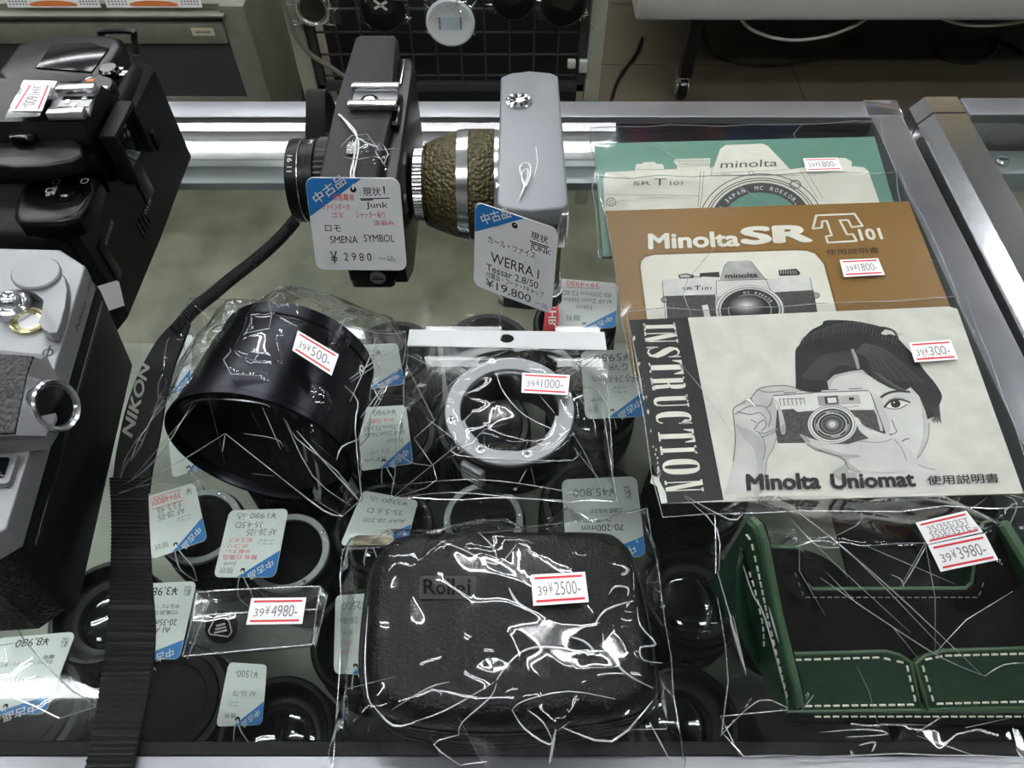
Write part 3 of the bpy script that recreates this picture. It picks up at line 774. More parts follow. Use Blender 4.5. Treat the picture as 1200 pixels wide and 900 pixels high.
mb = MB(); p = U(30, 286, 58); mb.box(p.x - 13, p.x + 13, p.y - 2.5, p.y + 2.5, 55, 57.5, M_BLACKP, 0.8); mb.box(p.x - 10, p.x + 9, p.y - 1.2, p.y + 1.0, 57.4, 58, M_BLACKG, 0.2); mb.build('strap_lug', t)
# pentaprism
mb = MB()
mb.loft([[(-192, 281, 64), (-192, 333, 64), (-282, 338, 64), (-282, 274, 64)], [(-191, 284, 88), (-191, 322, 88), (-276, 328, 90), (-276, 278, 90)],
         [(-192.5, 288, 98), (-192.5, 316, 98), (-262, 320, 101), (-262, 284, 101)]], M_BLACKP)
mb.build('prism_housing', t)
mb = MB()
mb.prism([xy(U(*p, 91)) for p in ((-14, 192), (-14, 150), (20, 145), (45, 147), (86, 162), (95, 168), (96, 180), (84, 189), (50, 195), (15, 196))][::-1], 84, 91, M_BLACKP, 1.6, 3)
c = U(29, 163, 92); mb.prism(rrect(c.x - 6, c.x + 6, c.y - 3.5, c.y + 3.5, 3, 5), 90.5, 95, M_BLACKG, 1.5)
mb.build('flash_cover', t)
mb = MB()                                                               # hot shoe: plate, two folded rails, contacts
a, b, c, d = (U(*p, 99.5) for p in ((66, 104), (112, 101), (104, 133), (56, 134)))
mb.prism([xy(a), xy(d), xy(c), xy(b)], 98, 99.6, M_SATIN, 0.2)
for p0, p1 in (((67, 103), (111, 102)), ((56, 131), (98, 130))):
    q0 = U(*p0, 102); q1 = U(*p1, 102); dv = Vector((0, 2.2, 0))
    mb.prism([xy(q0 - dv), xy(q1 - dv), xy(q1 + dv), xy(q0 + dv)], 99, 103, M_BRIGHT, 0.7)
for p in ((79, 119), (99, 115), (86, 123)):
    q = U(*p, 100); dot_lathe(mb, (q.x, q.y, 99.5), [(1.6, 0), (1.2, .7), (0, .7)], M_BRIGHT, 12)
q = U(92, 119, 99.8); mb.box(q.x - 8, q.x + 6, q.y - 4, q.y + 4, 99.4, 99.9, M_BLACKG)
mb.build('hot_shoe', t)
sticker(t, uq((61, 98), (49, 130), (12, 130), (33, 98), 102.9), '1600-', faded=True)
mb = MB(); q = uq((66, 95), (46, 136), (5, 138), (28, 94), 102.5); q.card(mb, RECT, 0.3, M_FILM); mb.build('clear_tape', t, smooth=0)
mb = MB()                                                               # rubber eyecup
mb.loft([[(-192, 292, 62), (-192, 316, 62), (-192, 316, 86), (-192, 292, 86)], [(-186, 291, 61), (-186, 317, 61), (-186, 317, 87), (-186, 291, 87)]], M_RUBBER)
mb.loft([[(-185.9, 295, 65), (-185.9, 313, 65), (-185.9, 313, 83), (-185.9, 295, 83)], [(-185.5, 296, 66), (-185.5, 312, 66), (-185.5, 312, 82), (-185.5, 296, 82)]], M_LENSG)
mb.box(-190, -182, 290, 318, 86, 89, M_RUBBER, 1); mb.box(-190, -182, 290, 293, 61, 88, M_RUBBER, 1); mb.box(-190, -182, 315, 318, 61, 88, M_RUBBER, 1)
mb.build('eyecup', t)
# near deck with drive button
mb = MB()
o_ = [xy(U(*p, 76)) for p in ((14, 252), (18, 232), (26, 216), (45, 204), (62, 200), (86, 199), (114, 206), (108, 224), (100, 243), (90, 254), (70, 260), (20, 260))][::-1]
mb.prism(o_, 66, 76, M_BLACKP, 3, 4); mb.build('drive_deck', t)
mb = MB(); c = U(79, 226, 77); dot_lathe(mb, (c.x, c.y, 75.6), [(6.4, 0), (6.0, 1), (5, .5), (4.4, .4), (4, 2.4), (3.2, 3), (0, 3)], M_BLACKG, 28); mb.build('drive_button', t)
mb = MB()
for (px, py, w, h) in ((64, 222, 1.2, 5), (66, 213, 3, 3), (58, 223, 3, 2.6), (56, 228, 1.4, 1.4), (99, 212, 3, 3)):
    p = U(px, py, 76.2); r_ = rrect(p.x - w / 2, p.x + w / 2, p.y - h / 2, p.y + h / 2, min(w, h) * .3, 3)
    for i in range(1): mb.stroke([(x, y, 76.2) for x, y in r_ + r_[:1]], 0.55, M_WHITE)
mb.stroke([U(64, 218, 76.2), U(63, 228, 76.2)], 1.3, M_WHITE)
p0, p1 = UX(123, 298, -200.9), UX(134, 262, -200.9)
mb.text('QUARTZ DATE', p0, p1 - p0, Vector((0, 0.0, 3.0)), M_LOGO)
p0, p1 = UX(171, 252, -199.9), UX(178, 236, -199.9); mb.text('DATE', p0, p1 - p0, Vector((0, 0, 2.5)), M_LOGO)
mb.build('lettering', t, smooth=0)
q = Quad(UX(112, 336, -200.7), UX(139, 328, -200.7), UX(146, 358, -200.7), UX(122, 366, -200.7)); mb = MB(); q.card(mb, RECT, .1, M_PAPER); mb.build('blank_sticker', t, smooth=0)

# ------------------------------------------------------------------ chrome mechanical SLR, tipped slightly back
TH = radians(8.5)
D = Vector((0.115, -0.9934, 0)); WH = Vector((-0.9934, -0.115, 0)); O = Vector((-193, 232, 0.4))
W = WH * cos(TH) + Vector((0, 0, sin(TH))); UPN = Vector((0, 0, cos(TH))) - WH * sin(TH)
NF = Matrix(((W.x, D.x, UPN.x, O.x), (W.y, D.y, UPN.y, O.y), (W.z, D.z, UPN.z, O.z), (0, 0, 0, 1)))
NFI = NF.inverted()
def nk(w, l, z=0): return O + W * w + D * l + UPN * z
def nhit(px, py, z):
    """a point of the photograph brought to the camera's own frame at height z above its base"""
    d = ray(px, py); o = Vector((0, 0, CAM_H)); p0 = nk(0, 0, z); return NFI @ (o + d * ((p0 - o).dot(UPN) / d.dot(UPN)))
def oct_(w0, w1, l0, l1, cw, cl):
    return [(w0, l0 + cl), (w0, l1 - cl), (w0 + cw, l1), (w1 - cw, l1), (w1, l1 - cl), (w1, l0 + cl), (w1 - cw, l0), (w0 + cw, l0)]
c0 = nk(25, 72)
t = thing('slr_camera', 'silver and black mechanical SLR camera with a round eyepiece at the strap', 'camera', (c0.x, c0.y, 0))
mb = MB(NF); mb.prism(oct_(0, 48, 3, 140, 11, 9), 3, 61, M_GRAIN, 0.6); mb.prism(oct_(1, 47, 4, 139, 11, 9), 0, 3.2, M_BLACKP, 0.6); mb.build('body', t)
mb = MB(NF); mb.loft([[(-1.6, 9, 3), (-1.6, 131, 3), (1, 135, 3), (1, 5, 3)], [(-1.6, 9, 57), (-1.6, 131, 57), (1, 135, 57), (1, 5, 57)], [(-.6, 9, 59.5), (-.6, 131, 59.5), (1, 134, 59.5), (1, 6, 59.5)]], M_BLACKM)
mb.box(-2.4, -1, 12, 128, 52, 54, M_BLACKP, .5); mb.build('film_door', t)
mb = MB(NF); mb.prism(oct_(-1.2, 49, 2, 141, 12, 9.5), 61, 75, M_SATIN, 0.9, 3); mb.build('top_plate', t)
def cp4(x, y): return (x / 6.0, 290 + y / 6.0)
def n2(p, z): q = nhit(p[0], p[1], z); return (q.x, q.y)
mb = MB(NF)
lev = [(120, 170), (180, 100), (260, 80), (330, 90), (400, 140), (462, 210), (470, 300), (455, 420), (435, 520), (400, 595), (350, 600), (295, 570), (270, 520), (295, 450), (322, 370), (300, 345), (240, 318), (190, 300), (150, 285), (115, 230)]
mb.prism([n2(cp4(*p), 81) for p in lev], 76, 81, M_SATIN, 0.7)
c = n2(cp4(255, 178), 82); dot_lathe(mb, (c[0], c[1], 80.9), [(9.0, 0), (9.0, 1.2), (8.4, 1.8), (0, 1.8)], M_SATIN, 40); mb.build('advance_lever', t)
mb = MB(NF); c = n2(cp4(200, 512), 76); dot_lathe(mb, (c[0], c[1], 75), [(7.0, 0), (6.8, 1.4), (6.0, 1.8), (5.2, 1.2), (5.0, .4), (0, .4)], mat('brassy_ring', (206, 200, 158), .25, .9), 32)
dot_lathe(mb, (c[0], c[1], 75.35), [(4.9, 0), (0, .2)], M_WHITE, 24); mb.build('frame_counter', t)
mb = MB(NF); c = n2((10, 351), 81); dot_lathe(mb, (c[0], c[1], 75), [(7.4, 0), (7.4, 3), (6.9, 4.5), (5.8, 5.2), (4.6, 4.6), (4.2, 6.4), (3.0, 7.6), (1.8, 6.8), (0, 6.6)], M_CHROME, 36); mb.build('shutter_release', t)
# prism with leatherette roof and eyepiece
def n3(p, z): q = nhit(p[0], p[1], z); return Vector((q.x, q.y, z))
base = [n3(p, 75) for p in ((54, 416), (78, 462), (74, 500), (58, 526), (-90, 545), (-90, 400))]
mid = [n3(p, 82) for p in ((48, 421), (63, 450), (65, 490), (53, 511), (-90, 528), (-90, 408))]
top = [n3(p, 90) for p in ((41, 418), (33, 440), (23, 490), (19, 510), (-90, 516), (-90, 410))]
mb = MB(NF); mb.loft([base, mid, top], M_SATIN); mb.build('prism_housing', t, smooth=20)
ctr = sum(top, Vector()) / 6
mb = MB(NF); mb.loft([[ctr + (p - ctr) * .985 for p in top], [ctr + (p - ctr) * .97 + Vector((0, 0, 1.0)) for p in top]], M_GRAIN); mb.build('prism_cover', t, smooth=20)
c = nhit(57, 477, 81.5); ax = Vector((0.93, -0.05, 0.37)).normalized(); c = nhit(53, 478, 80.5); c = NF @ Vector((c.x, c.y, 80.5)) + ax * 4.2
mb = MB(); dot_lathe(mb, c, [(9.6, -3), (9.6, 1.6), (8.9, 2.3), (7.8, 1.9), (7.3, .6), (0, .5)], M_CHROME, 36, ax)
dot_lathe(mb, c + ax * .7, [(7.2, 0), (0, .2)], M_BLACKG, 30, ax); mb.build('eyepiece', t)
mb = MB(NF); c = n2((0, 552), 76); mb.prism(rrect(c[0] - 5, c[0] + 5, c[1] - 6, c[1] + 6, 1.5, 3), 74.8, 78, M_SATIN, .6)
mb.prism(rrect(c[0] - 3, c[0] + 3, c[1] - 4, c[1] + 4, 1, 3), 77.8, 78.6, M_BLACKG, .2); mb.build('accessory_foot', t)
mb = MB(NF); z = 75.3
o = n3((12, 573), z); e = n3((24, 540), z); h_ = n3((6, 571), z); mb.text('FT 3636216', o, e - o, h_ - o, M_INK)
o = n3((56, 413), z); mb.stroke([o + Vector((0, -3.4, 0)), o + Vector((0, 3.4, 0))], .5, M_INK)
ring = [o + Vector((1.7 * cos(k * .5236), 1.7 * sin(k * .5236), 0)) for k in range(13)]; mb.stroke(ring, .5, M_INK)
mb.text('Nikon', (-1.5, 40, 66), (0, -15, 0), (0, 0, 3.4), M_INK); mb.text('JAPAN', (-1.5, 20, 66.3), (0, -11, 0), (0, 0, 2.6), M_INK)
mb.build('lettering', t, smooth=0)

# ------------------------------------------------------------------ black compact viewfinder camera (its lens towards the strap)
t = thing('viewfinder_camera', 'black viewfinder camera with a ribbed lens, wearing a handwritten hang tag', 'camera', (-74, 340, 0))
mb = MB(); mb.prism(rrect(-88, -64, 279, 403, 3, 4), 0, 52, M_BLACKP, 1.2)
for k in range(9): mb.box(-87 + k * 1.1, -86.4 + k * 1.1, 278.2, 279.4, 6, 34, M_BLACKM)
for k in range(6): mb.box(-70 + k * 1.1, -69.4 + k * 1.1, 278.2, 279.4, 6, 34, M_BLACKM)
mb.build('body', t)
mb = MB(); mb.prism([(-91, 280), (-89.5, 277), (-66, 277), (-62.5, 281), (-61.5, 330), (-64, 400), (-66.5, 405), (-86, 405), (-88.5, 402), (-90.5, 340)], 50, 73, M_GREYP, 2.2, 3); mb.build('top_plate', t)
mb = MB(); mb.prism([(-63.6, 281), (-57, 281), (-54.5, 290), (-54.5, 385), (-57, 393), (-63.6, 393)], 2, 66, M_BLACKP, 1.6, 3)
mb.tube([(-60.5, 391, 66), (-60, 380, 67.4), (-60.5, 366, 66.8)], 0.45, M_BRIGHT, 6); mb.build('film_door', t)
mb = MB(); mb.box(-64.2, -57.5, 326, 352, 60, 70, M_BLACKG, 1.2); mb.build('eyepiece', t)
mb = MB()                                                               # accessory shoe
A = U(413, 103, 75); B = U(410, 124, 75); xs0 = U(414, 112, 74).x; xs1 = U(466, 112, 74).x
mb.box(xs0, xs1, B.y - 1, A.y + 2, 72.9, 74, M_SATIN, .2)
for yv in (A.y, B.y): mb.box(xs0 - 1.2, xs1 + .8, yv - 2.3, yv + 2.3, 74, 77.4, M_BRIGHT, .9)
q = U(433, 118, 74); dot_lathe(mb, (q.x, q.y, 74), [(4.6, 0), (4.6, .5), (3.8, .7), (3.4, .1), (0, .1)], M_BLACKG, 24); dot_lathe(mb, (q.x, q.y, 74.1), [(2.6, 0), (2.6, .8), (0, .9)], M_BRIGHT, 18)
mb.build('hot_shoe', t)
mb = MB(); q = U(439, 48, 72.5); dot_lathe(mb, (q.x, 404.6, 70.6), [(1.6, 0), (1.2, .8), (0, 1)], M_BRIGHT, 14, (0, 1, .6)); mb.build('lug_stud', t)
LZ = 34; LY = U(352, 212, LZ).y
MX = Matrix.Translation((0, LY, LZ)) @ AX
mb = MB(); mb.lathe([(20.5, 86), (20.5, 92), (21.2, 92.4), (21.2, 96), (20.6, 96.3)], M_BLACKP, 56, MX)
mb.lathe([(21, 103.5), (22.2, 104), (22.2, 108), (21.5, 108.3), (21.5, 111.5), (22.2, 112), (22.2, 117.2), (21.6, 118.2), (19.4, 118.2), (18.5, 113), (0, 112)], M_LENSB, 64, MX)
mb.build('lens_barrel', t)
mb = MB()
prof = []
vs = []; n = 96
rings = []
for z in (96.2, 97, 102.6, 103.4):
    rings.append([MX @ Vector(((22.8 if k % 2 else 21.9) * cos(2 * pi * k / n) * (1 if 96.5 < z < 103 else .975), (22.8 if k % 2 else 21.9) * sin(2 * pi * k / n) * (1 if 96.5 < z < 103 else .975), z)) for k in range(n)])
mb.loft(rings, mat('focus_ring_brown', (52, 46, 42), .42)); mb.build('focus_ring', t, smooth=20)
mb = MB(); mb.lathe([(22.35, 111.4), (22.5, 111.7), (22.35, 112.0)], M_BRIGHT, 64, MX)
def on_barrel(txt, ang, x, h, w, rr=22.4, m=M_WHITE):
    """writing round the barrel: height along the axis"""
    a = radians(ang); n_ = Vector((0, cos(a), sin(a))); tv = Vector((0, -sin(a), cos(a)))
    c_ = Vector((x, LY, LZ)) + n_ * rr
    mb.text(txt, c_ - tv * w / 2, tv * w, Vector((h, 0, 0)) * 1, m)
on_barrel('16 11', 118, -116.4, 2.6, 9); on_barrel('M', 78, -107.4, 2.6, 4)
on_barrel('5 8 1', 214, -116.6, 3.0, 11); on_barrel('4.5', 172, -107.6, 2.6, 6); on_barrel('250', 96, -95.4, 2.6, 5, 21.4); on_barrel('8', 160, -95.4, 2.6, 3, 21.4)
mb.build('lens_scale', t, smooth=0)
mb = MB(); q = UY(443, 325, 278); dot_lathe(mb, (q.x, 278.6, q.z), [(4.2, 0), (4.2, 1.4), (3.4, 2), (0, 2)], M_SATIN, 24, (0, -1, 0)); mb.box(q.x - 3, q.x + 3, 276.4, 276.8, q.z - .4, q.z + .4, M_INK); mb.build('tripod_screw', t)
# small bag on its top plate
bt = thing('small_parts_bag', 'tiny clear bag with a pale tablet on the black viewfinder camera', 'bag', (-78, 315, 74), None)
o_ = [xy(U(*p, 77)) for p in ((398, 172), (410, 158), (430, 156), (448, 166), (462, 174), (452, 195), (432, 184), (415, 188), (402, 184))]
z0 = 73.4
hf = tent([(U(417, 170, 78).x, U(417, 170, 78).y, 5, 5)], 0.5)
mb = MB(); film_mesh(mb, o_, hf, M_FILM, 3.2, 1.4, 11, .5, .6)
mb.v = [v + Vector((0, 0, z0)) for v in mb.v]; b_ = mb.build('clear_bag', bt, smooth=180); md = b_.modifiers.new('soft_folds', 'SUBSURF'); md.levels = md.render_levels = 1
mb = MB()
for pl in (((446, 166), (440, 178), (452, 195)), ((430, 157), (444, 176), (462, 174)), ((399, 172), (412, 159), (430, 157)), ((402, 184), (418, 187), (434, 184)), ((448, 168), (455, 180), (450, 192)), ((436, 182), (446, 186), (458, 180))):
    mb.tube([U(*p, 77 + (i == 1)) for i, p in enumerate(pl)], [.12, .3, .12], M_FOLD_GLINT, 5)
mb.build('fold_glint', bt)
mb = MB(); q = U(416, 168, 77); mb.prism(rrect(q.x - 4.5, q.x + 1.5, q.y - 4, q.y + 5, 1.2, 4), 73.6, 74.4, mat('pale_tablet', (150, 152, 152), .5), .3); mb.build('tablet', bt)

# ------------------------------------------------------------------ grey topped camera with olive cup
t = thing('viewfinder_camera', 'grey topped viewfinder camera with an olive leather lens cup', 'camera', (10, 316, 0))
def wout(ins, y0=264, y1=373):
    xs = (-7 + ins, 26 - ins)
    far = [(xs[1] - 1, y1 - 4 - ins), (xs[1] - 5, y1 - 1 - ins), (9, y1 + 1 - ins), (xs[0] + 7, y1 - 2 - ins), (xs[0] + 1, y1 - 5 - ins)]
    near = [(xs[0], y0 + 4 + ins), (xs[0] + 3, y0 + 1 + ins), (9, y0 - 1 + ins), (xs[1] - 3, y0 + 1 + ins), (xs[1], y0 + 4 + ins)]
    return far + near
mb = MB(); mb.prism(wout(1.2, 267, 375)[::-1], 7, 50, M_OLIVE, .4); mb.build('body', t)
mb = MB(); mb.prism(wout(0, 262.5, 373)[::-1], 60, 70, M_WERRA, 1.4, 3); mb.prism(wout(.8, 265, 373.5)[::-1], 49, 60.5, M_SATIN, .3)
mb.build('top_plate', t)
mb = MB(); mb.prism(wout(-.6, 264.5, 376.5)[::-1], 0, 8, M_BRIGHT, 1.2, 3); mb.box(21.5, 26.6, 263.2, 268, 44, 66, M_BRIGHT, 1.2, 3); mb.build('metal_trim', t)
mb = MB(); q = U(608, 119, 70); dot_lathe(mb, (q.x, q.y, 69.6), [(7, 0), (7, 1), (6.2, 1.5), (5.4, .9), (3.5, 1.5), (1.6, .7), (0, .9)], M_CHROME, 32)
for k in range(8):
    a = k * pi / 4 + .3; mb.box(-.5, .5, 3, 5, 1.2, 1.5, M_VOID, M=Matrix.Translation((q.x, q.y, 69.7)) @ Matrix.Rotation(a, 4, 'Z'))
mb.build('shutter_button', t)
mb = MB(); mb.stroke([U(628, 172, 70.2), U(630, 190, 70.2), U(626, 207, 70.2)], .35, M_WHITE); mb.poly([U(581, 213, 70.2), U(586, 217, 70.2), U(581, 221, 70.2)], M_WHITE); mb.build('scuff', t, smooth=0)
CZ = 35; CYY = U(545, 217, CZ).y
MX = Matrix.Translation((0, CYY, CZ)) @ AX
mb = MB(); mb.lathe([(26, 4), (28.4, 6), (28.6, 9), (28, 9.6)], M_BRIGHT, 64, MX); mb.lathe([(28.4, 22), (29.2, 22.6), (28.4, 28.4), (27.4, 29)], M_BRIGHT, 64, MX); mb.build('metal_band', t)
mb = MB()
mb.lathe([(28.4, 9), (29, 10), (29, 22)], M_OLIVE, 64, MX)
mb.lathe([(28, 28.6), (27, 32), (24.6, 39), (21.6, 46), (20, 47), (0, 47)], M_OLIVE, 64, MX); mb.build('lens_cup', t)
mb = MB(); n = 120; rings = []
for z, f in ((46.5, .95), (47.2, 1), (51.8, 1), (52.6, .95)):
    rings.append([MX @ Vector(((19 if k % 2 else 18.4) * f * cos(2 * pi * k / n), (19 if k % 2 else 18.4) * f * sin(2 * pi * k / n), z)) for k in range(n)])
mb.loft(rings, M_BRIGHT); mb.build('lens_cap', t, smooth=20)

# ------------------------------------------------------------------ hang tags
def tag_outline(r=0.09, n=5):
    return rrect(0, 1, 0, 1, r, n)
def used_tag(name, q, label, cat, group, writing, string=None, hole=(0.5, 0.9), blue=((0, 0.66), (0.62, 1.0)), card=None, hw=0.05, wob=0.02):
    c = (q.tl + q.br) / 2; low = min(v.z for v in (q.tl, q.tr, q.br, q.bl))
    t = thing(name, label, cat, (c.x, c.y, low), group)
    mb = MB(); q.card(mb, tag_outline(), 0.5, card or M_TAG); mb.build('card', t, smooth=0)
    mb = MB()
    (ux0, vy0), (ux1, vy1) = blue
    r = .09
    tri = [(0.004, vy0), (ux1, 0.996)] + [(r + (r - .004) * cos(radians(a)), 1 - r + (r - .004) * sin(radians(a))) for a in (90, 108, 126, 144, 162, 180)]
    q.poly(mb, tri, M_BLUE, .1)
    dv = (vy1 - vy0); L = hypot(ux1, dv); dx, dy = ux1 / L, dv / L; w = L * .56; hgt = .115
    mx, my = ux1 / 2 - dy * 0.045 - dx * w / 2, (vy0 + vy1) / 2 + dx * 0.045 - dy * w / 2
    Oq = q.at(mx, my, .18); mb.text('中古品', Oq, q.at(mx + dx * w, my + dy * w, .18) - Oq, q.at(mx - dy * hgt, my + dx * hgt, .18) - Oq, M_WHITE, .008)
    mb.build('blue_corner', t, smooth=0)
    mb = MB()
    for (s_, u0, v0, u1, v1, m) in writing:
        if s_ == '_': q.line(mb, [(u0, v0), (u1, v1)], .5, m)
        else: q.text(mb, s_, u0, v0, u1, v1, m, -.004 if hw else 0, .12, wob)
    if writing: mb.build('handwriting', t, smooth=0)
    mb = MB(); hc = q.at(*hole, .14); e1 = (q.tr - q.tl).normalized(); e2 = (q.tl - q.bl).normalized()
    mb.poly([hc + e1 * 1.5 * cos(a) + e2 * 1.5 * sin(a) for a in [k * pi / 8 for k in range(16)]], M_VOID); mb.build('hole', t, smooth=0)
    if string:
        mb = MB()
        for path in string: mb.tube(smooth_path([hc + Vector((0, 0, .2))] + path, 6), 0.42, M_STRING, 6)
        mb.build('string', t)
    return t
K, RD = M_PENCIL, M_RED
q = Quad(UY(357, 208, 275), UY(468, 209, 275), UY(477, 317, 264), UY(371, 316, 264))
z_ = 74.2
used_tag('hang_tag', q, 'white hang tag with blue corner handwritten SMENA SYMBOL, leaning on the black camera', 'price tag', 'blue cornered hang tags in front of cameras',
    [('現状', .60, .82, .79, .91, M_INK), ("'", .82, .84, .835, .92, M_INK), ('_', .56, .79, .88, .80, M_INK), ('_', .57, .775, .70, .782, M_INK), ('Junk', .62, .68, .85, .76, M_INK),
     ('状態難有', .27, .77, .50, .84, RD), ('ファインダー内', .15, .67, .44, .74, RD), ('ゴミ', .24, .59, .36, .65, RD), ('シャッター粘り', .50, .59, .81, .66, RD), ('油染み', .68, .51, .90, .57, RD),
     ('ロモ', .15, .44, .32, .51, M_INK), ('SMENA', .19, .31, .49, .39, M_INK), ('SYMBOL', .56, .33, .89, .41, M_INK), ('¥', .17, .08, .25, .22, M_INK), ('2 9 8 0', .32, .11, .62, .20, M_INK), ('ー込', .70, .11, .88, .17, M_INK)],
    string=[[U(415, 205, z_ + 2), U(414, 190, z_ + 2), U(418, 160, z_ + 4), U(410, 146, z_ + 2), U(397, 134, z_)], [U(411, 203, z_ + 3), U(415, 185, z_ + 3), U(418, 163, z_ + 4), U(430, 168, z_ + 2), U(442, 172, z_ + 1)],
            [U(414, 206, z_ + 3), U(417, 192, z_ + 3), U(420, 165, z_ + 5), U(409, 148, z_ + 1.6), U(399, 135, z_ + .4)]], hole=(.5, .885), blue=((0, .60), (.60, 1.0)))
q = Quad(UY(557, 236, 261), UY(655, 269, 258), UY(646, 368, 250), UY(555, 334, 252))
z_ = 71
used_tag('hang_tag', q, 'white hang tag with blue corner handwritten WERRA I, below the grey topped camera', 'price tag', 'blue cornered hang tags in front of cameras',
    [('現状', .67, .80, .88, .89, M_INK), ('_', .66, .775, .90, .775, M_INK), ('_', .68, .755, .88, .755, M_INK), ('JUNK', .67, .67, .93, .745, M_INK), ('カール・ツァイス', .16, .585, .74, .67, K),
     ('WERRA I', .20, .37, .80, .49, K), ('Tessar 2.8/50', .15, .25, .80, .335, K), ('付属品・フード・Fキャップ', .15, .165, .88, .24, K), ('¥19,800', .15, .03, .72, .15, K), ('ー込', .78, .045, .95, .10, K)],
    string=[[U(606, 244, 66), U(611, 227, z_), U(618, 208, z_ + 1), U(618, 198, z_ + 1), U(612, 202, z_ + 1), U(612, 212, z_ + 1), U(616, 218, z_ + 1), U(621, 205, z_ + 2), U(621, 194, z_ + 1), U(614, 191, z_ + .6), U(609, 198, z_ + .6), U(614, 216, z_ + 1), U(611, 228, z_ + 1), U(604, 246, 66)]],
    hole=(.47, .885), blue=((0, .66), (.58, 1.0)))

# ------------------------------------------------------------------ neck strap
t = thing('camera_strap', 'black woven neck strap with silver lettering trailing over the glass', 'strap', (-160, 150, 0))
mb = MB()
cz = 5
path = [U(346, 258, 14), U(338, 268, 8), U(322, 285, cz), U(298, 306, cz), U(272, 326, cz), U(248, 346, cz), U(228, 362, cz), U(205, 388, cz)]
mb.tube(smooth_path(path, 5), [3.0] * 30 + [2.6, 2.2, 1.8, 1.5, 1.2, 1.0], M_WEB, 10)
for k, p in enumerate(smooth_path(path, 24)[:-1]):
    if k % 2: dot_lathe(mb, p, [(3.5, -.35), (3.75, 0), (3.5, .35)], M_WEB, 10, (0.66, 0.75, 0))
mb.build('cord', t)
def strap_band(name, L, R, z, th, m, n=5):
    mb = MB(); mb.ribbon(smooth_path([U(*p, zz) for p, zz in zip(L, z)], n), smooth_path([U(*p, zz) for p, zz in zip(R, z)], n), th, m); return mb.build(name, t)
strap_band('pad', [(210, 372), (186, 396), (163, 436), (147, 480), (138, 520), (134, 545), (131, 575)], [(222, 378), (215, 398), (203, 430), (193, 470), (186, 510), (178, 545), (174, 575)], [6, 4.4, 3.2, 3, 3, 3, 3], 2.2, M_STRAPE)
def webbing(name, L, R, z, seg=5):
    """woven band with raised cross ribs"""
    Lp = smooth_path([U(*p, zz) for p, zz in zip(L, z)], 40); Rp = smooth_path([U(*p, zz) for p, zz in zip(R, z)], 40)
    mb = MB(); vs = []; fs = []; cols = 12; acc = 0; last = None
    step = []
    d = 0; keep = []
    for i in range(len(Lp)):
        if i: d += (((Lp[i] + Rp[i]) - (Lp[i - 1] + Rp[i - 1])) / 2).length
        keep.append(d)
    for i in range(len(Lp)):
        for k in range(cols + 1):
            u = k / cols; p = Lp[i].lerp(Rp[i], u)
            e = min(u, 1 - u) * cols
            p = p + Vector((0, 0, 0.6 * sin(2 * pi * (keep[i] / 1.9) + (k % 2) * .9) + (0.5 if e >= 1 else 0)))
            vs.append(p)
    for i in range(len(Lp) - 1):
        for k in range(cols):
            a = i * (cols + 1) + k; fs.append([a, a + cols + 1, a + cols + 2, a + 1])
    mb.add(vs, fs, M_WEB)
    mb.ribbon([p - Vector((0, 0, .5)) for p in Lp[::8]], [p - Vector((0, 0, .5)) for p in Rp[::8]], 1.2, M_WEB)
    return mb.build(name, t, smooth=60)
webbing('webbing', [(128, 560), (130, 600), (130, 640), (128, 690), (125, 740), (119, 790), (111, 840), (101, 893), (96, 925)], [(172, 560), (173, 600), (175, 640), (178, 690), (181, 740), (177, 790), (167, 840), (156, 893), (150, 925)], [4.2, 4.4, 4.4, 4, 3.6, 3.2, 3, 4, 3])
mb = MB(); a = U(158, 514, 3.4); b = U(182, 438, 3.4); c = U(147, 512, 3.4)
b = U(176, 430, 3.4); a = U(155, 514, 3.4); w_ = U(143, 506, 3.4) - a
mb.text('NIKON', a, b - a, w_, M_LOGO, .03); mb.build('lettering', t, smooth=0)
# the strap's end standing up behind the lens
cx = U(372, 118, 40).x
pth = smooth_path([(cx - 4, 352, 6), (cx - 2, 372, 24), (cx, 384, 40), (cx, 392, 45), (cx, 400, 40), (cx, 408, 22), (cx, 412, 3)], 8)
mb = MB(); mb.loft([[p + Vector((-5.6, 0, 0)), p + Vector((5.6, 0, 0)), p + Vector((5.6, 1.2, -.4)), p + Vector((-5.6, 1.2, -.4))] for p in pth], M_WEB)
for k, p in enumerate(pth[:-1]):
    for f in (0, .33, .66):
        r_ = p.lerp(pth[k + 1], f); mb.tube([r_ + Vector((-5.6, -.2, .2)), r_ + Vector((5.6, -.2, .2))], .42, M_WEB, 5)
mb.build('strap_end', t)
# ================================================================== instruction booklets in clear sleeves
def hbox(poly, z, slope=0.5):
    def h(x, y):
        if inside((x, y), poly): return z
        return max(0.6, z - slope * edge_dist((x, y), poly))
    return h
def hmax(*fs):
    return lambda x, y: max(f(x, y) for f in fs)
def slab(mb, px, z0, z1, m, bev=0.0):
    mb.prism([xy(U(*p, z1)) for p in px][::-1], z0, z1, m, bev)
def pxpoly(mb, pts, z, m, f=lambda x, y: (x, y)):
    mb.poly([U(*f(*p), z) for p in pts], m)
def pxline(mb, pts, z, w, m, f=lambda x, y: (x, y)):
    mb.stroke([U(*f(*p), z) for p in pts], w, m)

